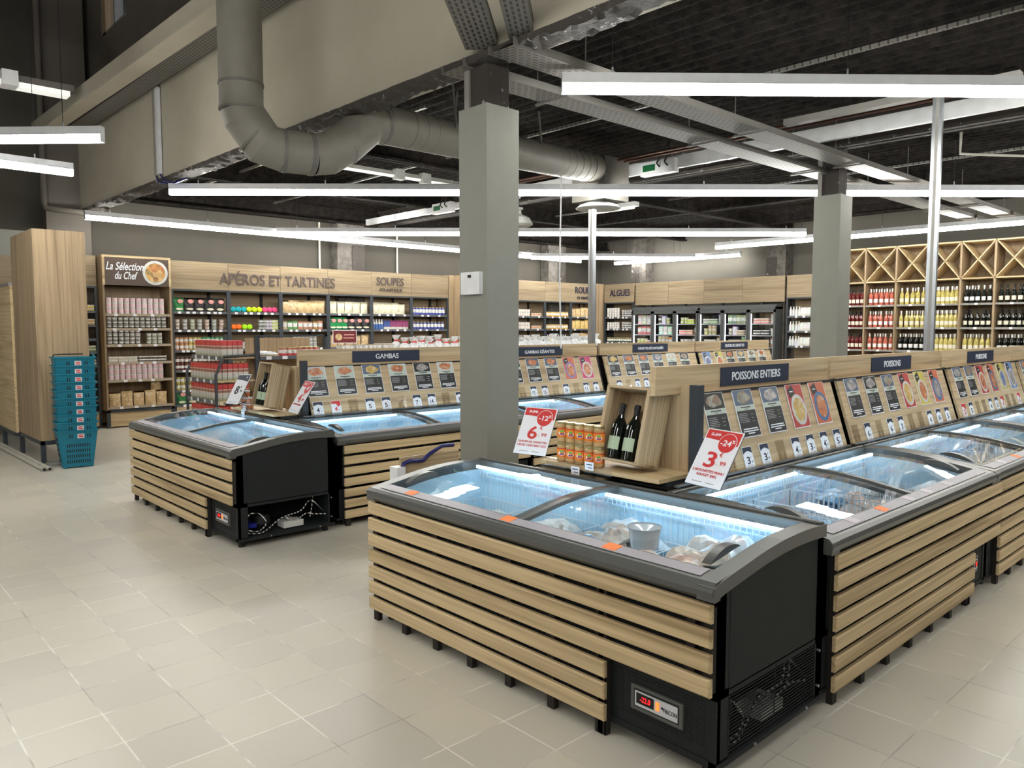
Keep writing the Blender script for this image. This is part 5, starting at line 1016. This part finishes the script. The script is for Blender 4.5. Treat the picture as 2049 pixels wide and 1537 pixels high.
# ---------------------------------------------------------------- gondola with red boxes, tables behind the GAMBAS boards
def gondola():
    x0, y0 = 3.69, 9.26
    t = thing('gondola', 'dark-framed gondola full of red and white boxes', 'gondola', (x0, y0, 0)); W_ = .50; dp = .95; Z = [.42, .70, .95, 1.235]
    for yy in (0, dp):
        MB().tube([(0, yy, 0), (0, yy, 1.02), (.10, yy, 1.24), (W_, yy, 1.255)], .018, 'dark_metal', 4).obj('side_frame', t)
        MB().box((W_, yy-.02, 0), (W_+.04, yy+.02, 1.50), 'dark_metal').obj('upright', t)
    MB().box((0, 0, 0), (W_, dp, .12), 'dark_metal').obj('base', t)
    for k, z in enumerate(Z):
        xa = .0 if k < 3 else .07; s_ = MB().box((xa+.01, .02, z-.025), (W_, dp-.02, z), 'wood_y').obj('shelf', t)
        st = MB().box((xa-.01, .02, z-.035), (xa+.004, dp-.02, z+.012), 'strip_dark')
        for j in range(4): st.box((xa-.013, .1+j*.22, z-.033), (xa-.01, .15+j*.22, z+.008), 'paper')
        st.obj('price_strip', s_)
        for r, c in [(r, c) for r in range(6 if k < 3 else 4) for c in range(9)]:
            if r > 1 and c > 1: continue
            o = link(pk('redbox'), 'rusk_box', None, T(x0+xa+.06+r*.067, y0+.08+c*.097, z+.001) @ RZ(PI/2)); tag(o, 'red and white rusk box, '+(ORD[8-c]+' from left on outer face' if r < 1 else ORD[8-c]+' from left in second row' if r == 1 and c > 0 else ORD[r]+' behind the corner' if c == 0 else ORD[r]+' behind the corner, rear')+', '+['bottom', 'lower', 'middle', 'top'][k]+' shelf', 'box', 'red and white rusk boxes, '+['bottom', 'lower', 'middle', 'top'][k]+' gondola shelf')
    t = thing('gondola', 'wood-backed gondola with small red-labelled jars behind the GAMBAS board', 'gondola', (4.26, y0+.1, 0)); W_ = 1.0
    for xx in (0, W_-.04): MB().box((xx, -.0, 0), (xx+.04, .05, 1.50), 'dark_metal').obj('upright', t)
    MB().box((0, 0, 1.475), (W_, .04, 1.50), 'dark_metal').obj('top_rail', t); MB().box((.04, .42, .1), (W_-.04, .44, 1.46), 'wood_z').obj('back_panel', t)
    for z in (.4, .8, 1.22):
        s_ = MB().box((.04, .0, z-.025), (W_-.04, .42, z), 'wood_x').obj('shelf', t); st = MB().box((.04, -.012, z-.035), (W_-.04, .0, z+.012), 'strip_dark')
        for j in range(4): st.box((.12+j*.22, -.014, z-.033), (.19+j*.22, -.012, z+.008), 'paper')
        st.obj('price_strip', s_)
    for j in range(7):
        for d in range(2): o = link(pk('jar'), 'glass_jar', None, T(4.68+j*.078, y0+.2+d*.085, 1.221), color=(.55, .05, .06)); tag(o, ORD[j]+' small red-labelled jar from left behind GAMBAS board, '+('rear' if d else 'front')+' row', 'jar', 'red-labelled jars behind the GAMBAS board')
    o = link(bag_mesh(.28, .2, .05, 'clear_bag', 40, 'plastic_bag'), 'plastic_bag', None, T(4.45, y0+.24, 1.25)); tag(o, 'whitish plastic bag lying left of the small red-labelled jars', 'plastic bag')
gondola()
def tables():
    rn = random.Random(11)
    for k in range(5):
        x0 = 5.35+k*1.12; lab = ['with the dark red sign and tray packs', 'with clear bags tied in red, left', 'with clear bags tied in red, right', 'covered in clear crinkled bags, left', 'covered in clear crinkled bags, right'][k]
        t = thing('display_table', 'wooden display table behind the GAMBAS boards '+lab, 'display table', (x0, 9.3, 0))
        MB().box((0, 0, 1.20), (1.08, .8, 1.24), 'wood_x').box((0, 0, .1), (1.08, .03, 1.2), 'wood_x').box((0, .03, .1), (.03, .8, 1.2), 'wood_z').box((1.05, .03, .1), (1.08, .8, 1.2), 'wood_z').obj('table_body', t); MB().box((.03, .03, 0), (1.05, .77, .1), 'dark_metal').obj('plinth', t)
        if k == 0:
            for j in range(4):
                o = link(pk('flatbox'), 'tray_pack', None, T(x0+.22+j*.22, 9.42, 1.26) @ Matrix.Diagonal((1.3, 1.6, 2.6, 1)), color=(.3, .2, .15)); tag(o, ORD[j]+' brown tray pack from the left before the dark red sign', 'tray pack', 'tray packs before the dark red sign')
                o.location.z = 1.241
        else:
            m = 'red_bow' if k < 3 else 'clear_bag'
            for j in range(7):
                for d in range(2):
                    h = rn.uniform(.17, .24); M = T(x0+.08+j*.155, 9.40+d*.22, 1.241) @ RZ(rn.uniform(-.4, .4))
                    key = ('tied', m); 
                    if key not in PM:
                        mb = MB(); 
                        for s_ in range(1):
                            n_ = 12; prof = [(.0, 0), (.065, .005), (.078, .05), (.07, .10), (.045, .13), (.018, .15), (.022, .16), (.05, .20), (.062, .23)]
                            vs = []; 
                            for (r, z) in prof:
                                for i in range(n_): a = 2*PI*i/n_; q = 1+.16*math.sin(a*3+z*40)+.1*math.sin(a*5-z*60); vs.append((r*q*math.cos(a), r*q*math.sin(a), z))
                            mb.add(vs, [(a_*n_+i, a_*n_+(i+1) % n_, (a_+1)*n_+(i+1) % n_, (a_+1)*n_+i) for a_ in range(len(prof)-1) for i in range(n_)], m if m == 'clear_bag' else 'clear_bag', True)
                            if m == 'red_bow': mb.lathe([(.022, .142), (.028, .15), (.022, .16)], 'pink_red', 10).box((-.05, -.03, .145), (.05, -.022, .165), 'pink_red')
                        PM[key] = mb.mesh('tied_bag')
                    o = link(PM[key], 'tied_bag', None, M @ Matrix.Diagonal((1, 1, h/.22, 1))); lb = ('clear bag tied with red ribbon' if k < 3 else 'crinkled clear bag')+', table behind GAMBAS'+('' if k < 3 else ' GÉANTES')+(' left' if k in (1, 3) else ' right'); tag(o, ORD[j]+' '+lb+(', rear row' if d else ', front row'), 'bag', lb)
    t = thing('price_sign', 'dark red table sign with white border above the tray packs', 'sign', M=T(5.76, 9.75, 1.46) @ RZ(-.5))
    MB().box((-.17, -.004, -.09), (.17, .004, .10), 'paper').box((-.16, -.006, -.08), (.16, -.004, .09), 'maroon').obj('panel', t); MB().disc((-.085, 0, -.007), .05, 'toasts', 18, .001).obj('biscuit_picture', t)
    text('BISCUITS & CO', .17, .025, 'text_white', 'lettering_line', t, T(.06, -.0065, .03)) if False else MB().box((-.01, -.0068, .025), (.13, -.006, .04), 'pink_pale').box((-.02, -.0068, -.02), (.13, -.006, -.005), 'pink_pale').obj('lettering_line', t)
    MB().box((-.01, .0, -.23), (.01, .008, -.09), 'black').obj('stand', t)
tables()

# ---------------------------------------------------------------- entrance: cabinets, baskets, tubes
def entrance():
    t = thing('tall_cabinet', 'tall plain wooden cabinet standing left behind the turquoise baskets', 'cabinet', (2.0, 10.17, 0))
    MB().box((0, 0, .285), (.54, 1.2, 2.72), 'wood_z').obj('body', t)
    MB().box((0, 0, .235), (.54, .04, .285), 'dark_metal').box((0, 0, .235), (.04, 1.2, .285), 'dark_metal').box((0, 1.16, .235), (.54, 1.2, .285), 'dark_metal').box((.50, 0, .235), (.54, 1.2, .285), 'dark_metal').obj('base_frame', t)
    for xx, yy in ((0, 0), (0, 1.15), (.49, 0), (.49, 1.15)): MB().box((xx, yy, 0), (xx+.05, yy+.05, .235), 'dark_metal').obj('leg', t)
    t = thing('counter_cabinet', 'lower wooden cabinet at the left picture edge beyond the tall one', 'cabinet', (1.98, 11.42, 0))
    MB().box((0, 0, .26), (.5, 2.0, 2.12), 'wood_y').obj('body', t); MB().box((-.01, 0, 2.12), (.52, 2.0, 2.16), 'galva').obj('top_edge', t); MB().box((0, 0, .21), (.5, 2.0, .26), 'dark_metal').obj('base_frame', t)
    for yy in (.9, 1.9): MB().box((0, yy, 0), (.05, yy+.05, .21), 'dark_metal').obj('leg', t)
    tag(MB().box((1.2, 13.45, 2.18), (2.5, 13.66, 2.66), 'fascia_x').obj('fascia_panel'), 'lit wooden fascia panel at the left picture edge, behind the lower cabinet', 'fascia panel')
    # stack of baskets
    def bm():
        mb = MB(); w0, w1, d0, d1, h = .155, .205, .115, .155, .42
        def ring(z0, z1, o=.0):
            f = lambda z: ((w0+(w1-w0)*z/h)+o, (d0+(d1-d0)*z/h)+o)
            (a, b), (c, d) = f(z0), f(z1); q = .012; P = []
            for (x, y, z) in ((a, b, z0), (c, d, z1)): P += [(-x+q, -y, z), (x-q, -y, z), (x, -y+q, z), (x, y-q, z), (x-q, y, z), (-x+q, y, z), (-x, y-q, z), (-x, -y+q, z)]
            mb.add(P, [(i, (i+1) % 8, 8+(i+1) % 8, 8+i) for i in range(8)], 'teal')
        ring(0, h); ring(h, h, 0); 
        mb.box((-w0, -d0, 0), (w0, d0, .006), 'teal')
        for z in (h-.008,): mb.box((-w1-.012, -d1-.012, z), (w1+.012, -d1+.002, z+.012), 'teal').box((-w1-.012, d1-.002, z), (w1+.012, d1+.012, z+.012), 'teal').box((-w1-.012, -d1, z), (-w1+.002, d1, z+.012), 'teal').box((w1-.002, -d1, z), (w1+.012, d1, z+.012), 'teal')
        sl = lambda z: -(d0+(d1-d0)*z/h)-.0015
        for r in range(4):
            for k in range(11): x = -.11+k*.022; z = .045+r*.062; mb.add([(x, sl(z), z), (x+.010, sl(z), z), (x+.010, sl(z+.036), z+.036), (x, sl(z+.036), z+.036)], [(0, 1, 2, 3)], 'black')
        for x in (-.085, -.062, .095, .118): z = .335; mb.add([(x, sl(z), z), (x+.010, sl(z), z), (x+.010, sl(z+.04), z+.04), (x, sl(z+.04), z+.04)], [(0, 1, 2, 3)], 'black')
        for r in range(5): z = .06+r*.06; xx = -(w0+(w1-w0)*z/h)-.0015; mb.add([(xx, -.08, z), (xx, .08, z), (xx-.004, .08, z+.03), (xx-.004, -.08, z+.03)], [(0, 1, 2, 3)], 'black')
        for sx in (-1, 1):
            for sy in (-1, 1): mb.box((sx*.13-.02, sy*.09-.015, -.012), (sx*.13+.02, sy*.09+.015, 0), 'teal')
        return mb.mesh('basket_shell')
    sh_ = bm(); z = .012; n = 10
    for i in range(n):
        t = thing('shopping_basket', 'turquoise shopping basket, '+('lowest, whole side showing' if i == 0 else 'topmost of the stack' if i == n-1 else f'{ORD[i]} from the bottom of the stack'), 'shopping basket', (2.29, 9.86, z+i*.092), -.10)
        link(sh_, 'basket_shell', t); M = T(.03, -.150, .355) @ RX(-.095)
        s_ = MB().box((-.034, -.004, -.026), (.034, -.001, .026), 'rim_white').obj('sticker', t, M); MB().box((-.024, -.0052, .004), (.02, -.004, .016), 'red_ink').box((-.02, -.0052, -.016), (.024, -.004, -.003), 'red_ink').obj('lettering', s_)
        if i == n-1: MB().tube([(-.20, -.0, .42), (-.19, -.02, .45), (-.1, -.02, .455), (.1, -.02, .455)], .007, 'black', 6).obj('handle', t); MB().tube([(.20, .12, .42), (.205, .06, .455), (.20, -.06, .45), (.205, -.12, .42)], .007, 'teal', 6).obj('grip', t)
    for k, (x, lb) in enumerate(((1.90, 'nearer'), (1.955, 'farther'))): tag(MB().tube([(x+.03, 9.72, .024), (x-.03, 13.2, .024)], .023, 'tube_white', 12).bar((x+.03, 9.714, .024), (x+.03, 9.72, .024), .017, 'black', 12).obj('floor_tube'), 'long pale tube lying on the floor under the cabinets, '+lb+' of the two', 'tube')
    rn = random.Random(2); P = []
    for i in range(60): a = i*.55; r = .06+.09*rn.random(); P.append((2.12+r*math.cos(a)*1.3, 10.12+r*math.sin(a), .010+.03*rn.random()))
    tag(MB().tube(P, .005, 'galva', 5).obj('cable_heap'), 'tangled grey cable on the floor between the cabinet leg and the baskets', 'cable')
    # small folding trolley behind the nearest freezer
    t = thing('folding_trolley', 'folding trolley with dark blue handle behind the nearest freezer', 'trolley', (2.88, 3.87, -.0), .0)
    MB().tube([(-.22, .0, .05), (-.22, 0, .72), (-.20, .0, .765), (-.14, .02, .775), (-.04, .02, .765), (.02, .03, .80), (.12, .03, .84), (.22, .04, .835)], .013, 'blue_plastic', 8).obj('handle', t); MB().box((-.26, -.02, .05), (-.20, .06, .75), 'white_paint').obj('post', t); MB().box((-.20, .03, .08), (.26, .045, .80), 'pine_x').obj('panel', t); MB().box((-.26, -.05, .02), (.26, .08, .06), 'rubber').obj('base', t)
    for x in (-.22, .22): MB().lathe([(0, -.012), (.03, -.012), (.03, .012), (0, .012)], 'rubber', 12, M=T(x, -.04, .03) @ RX(PI/2)).obj('wheel', t)
entrance()
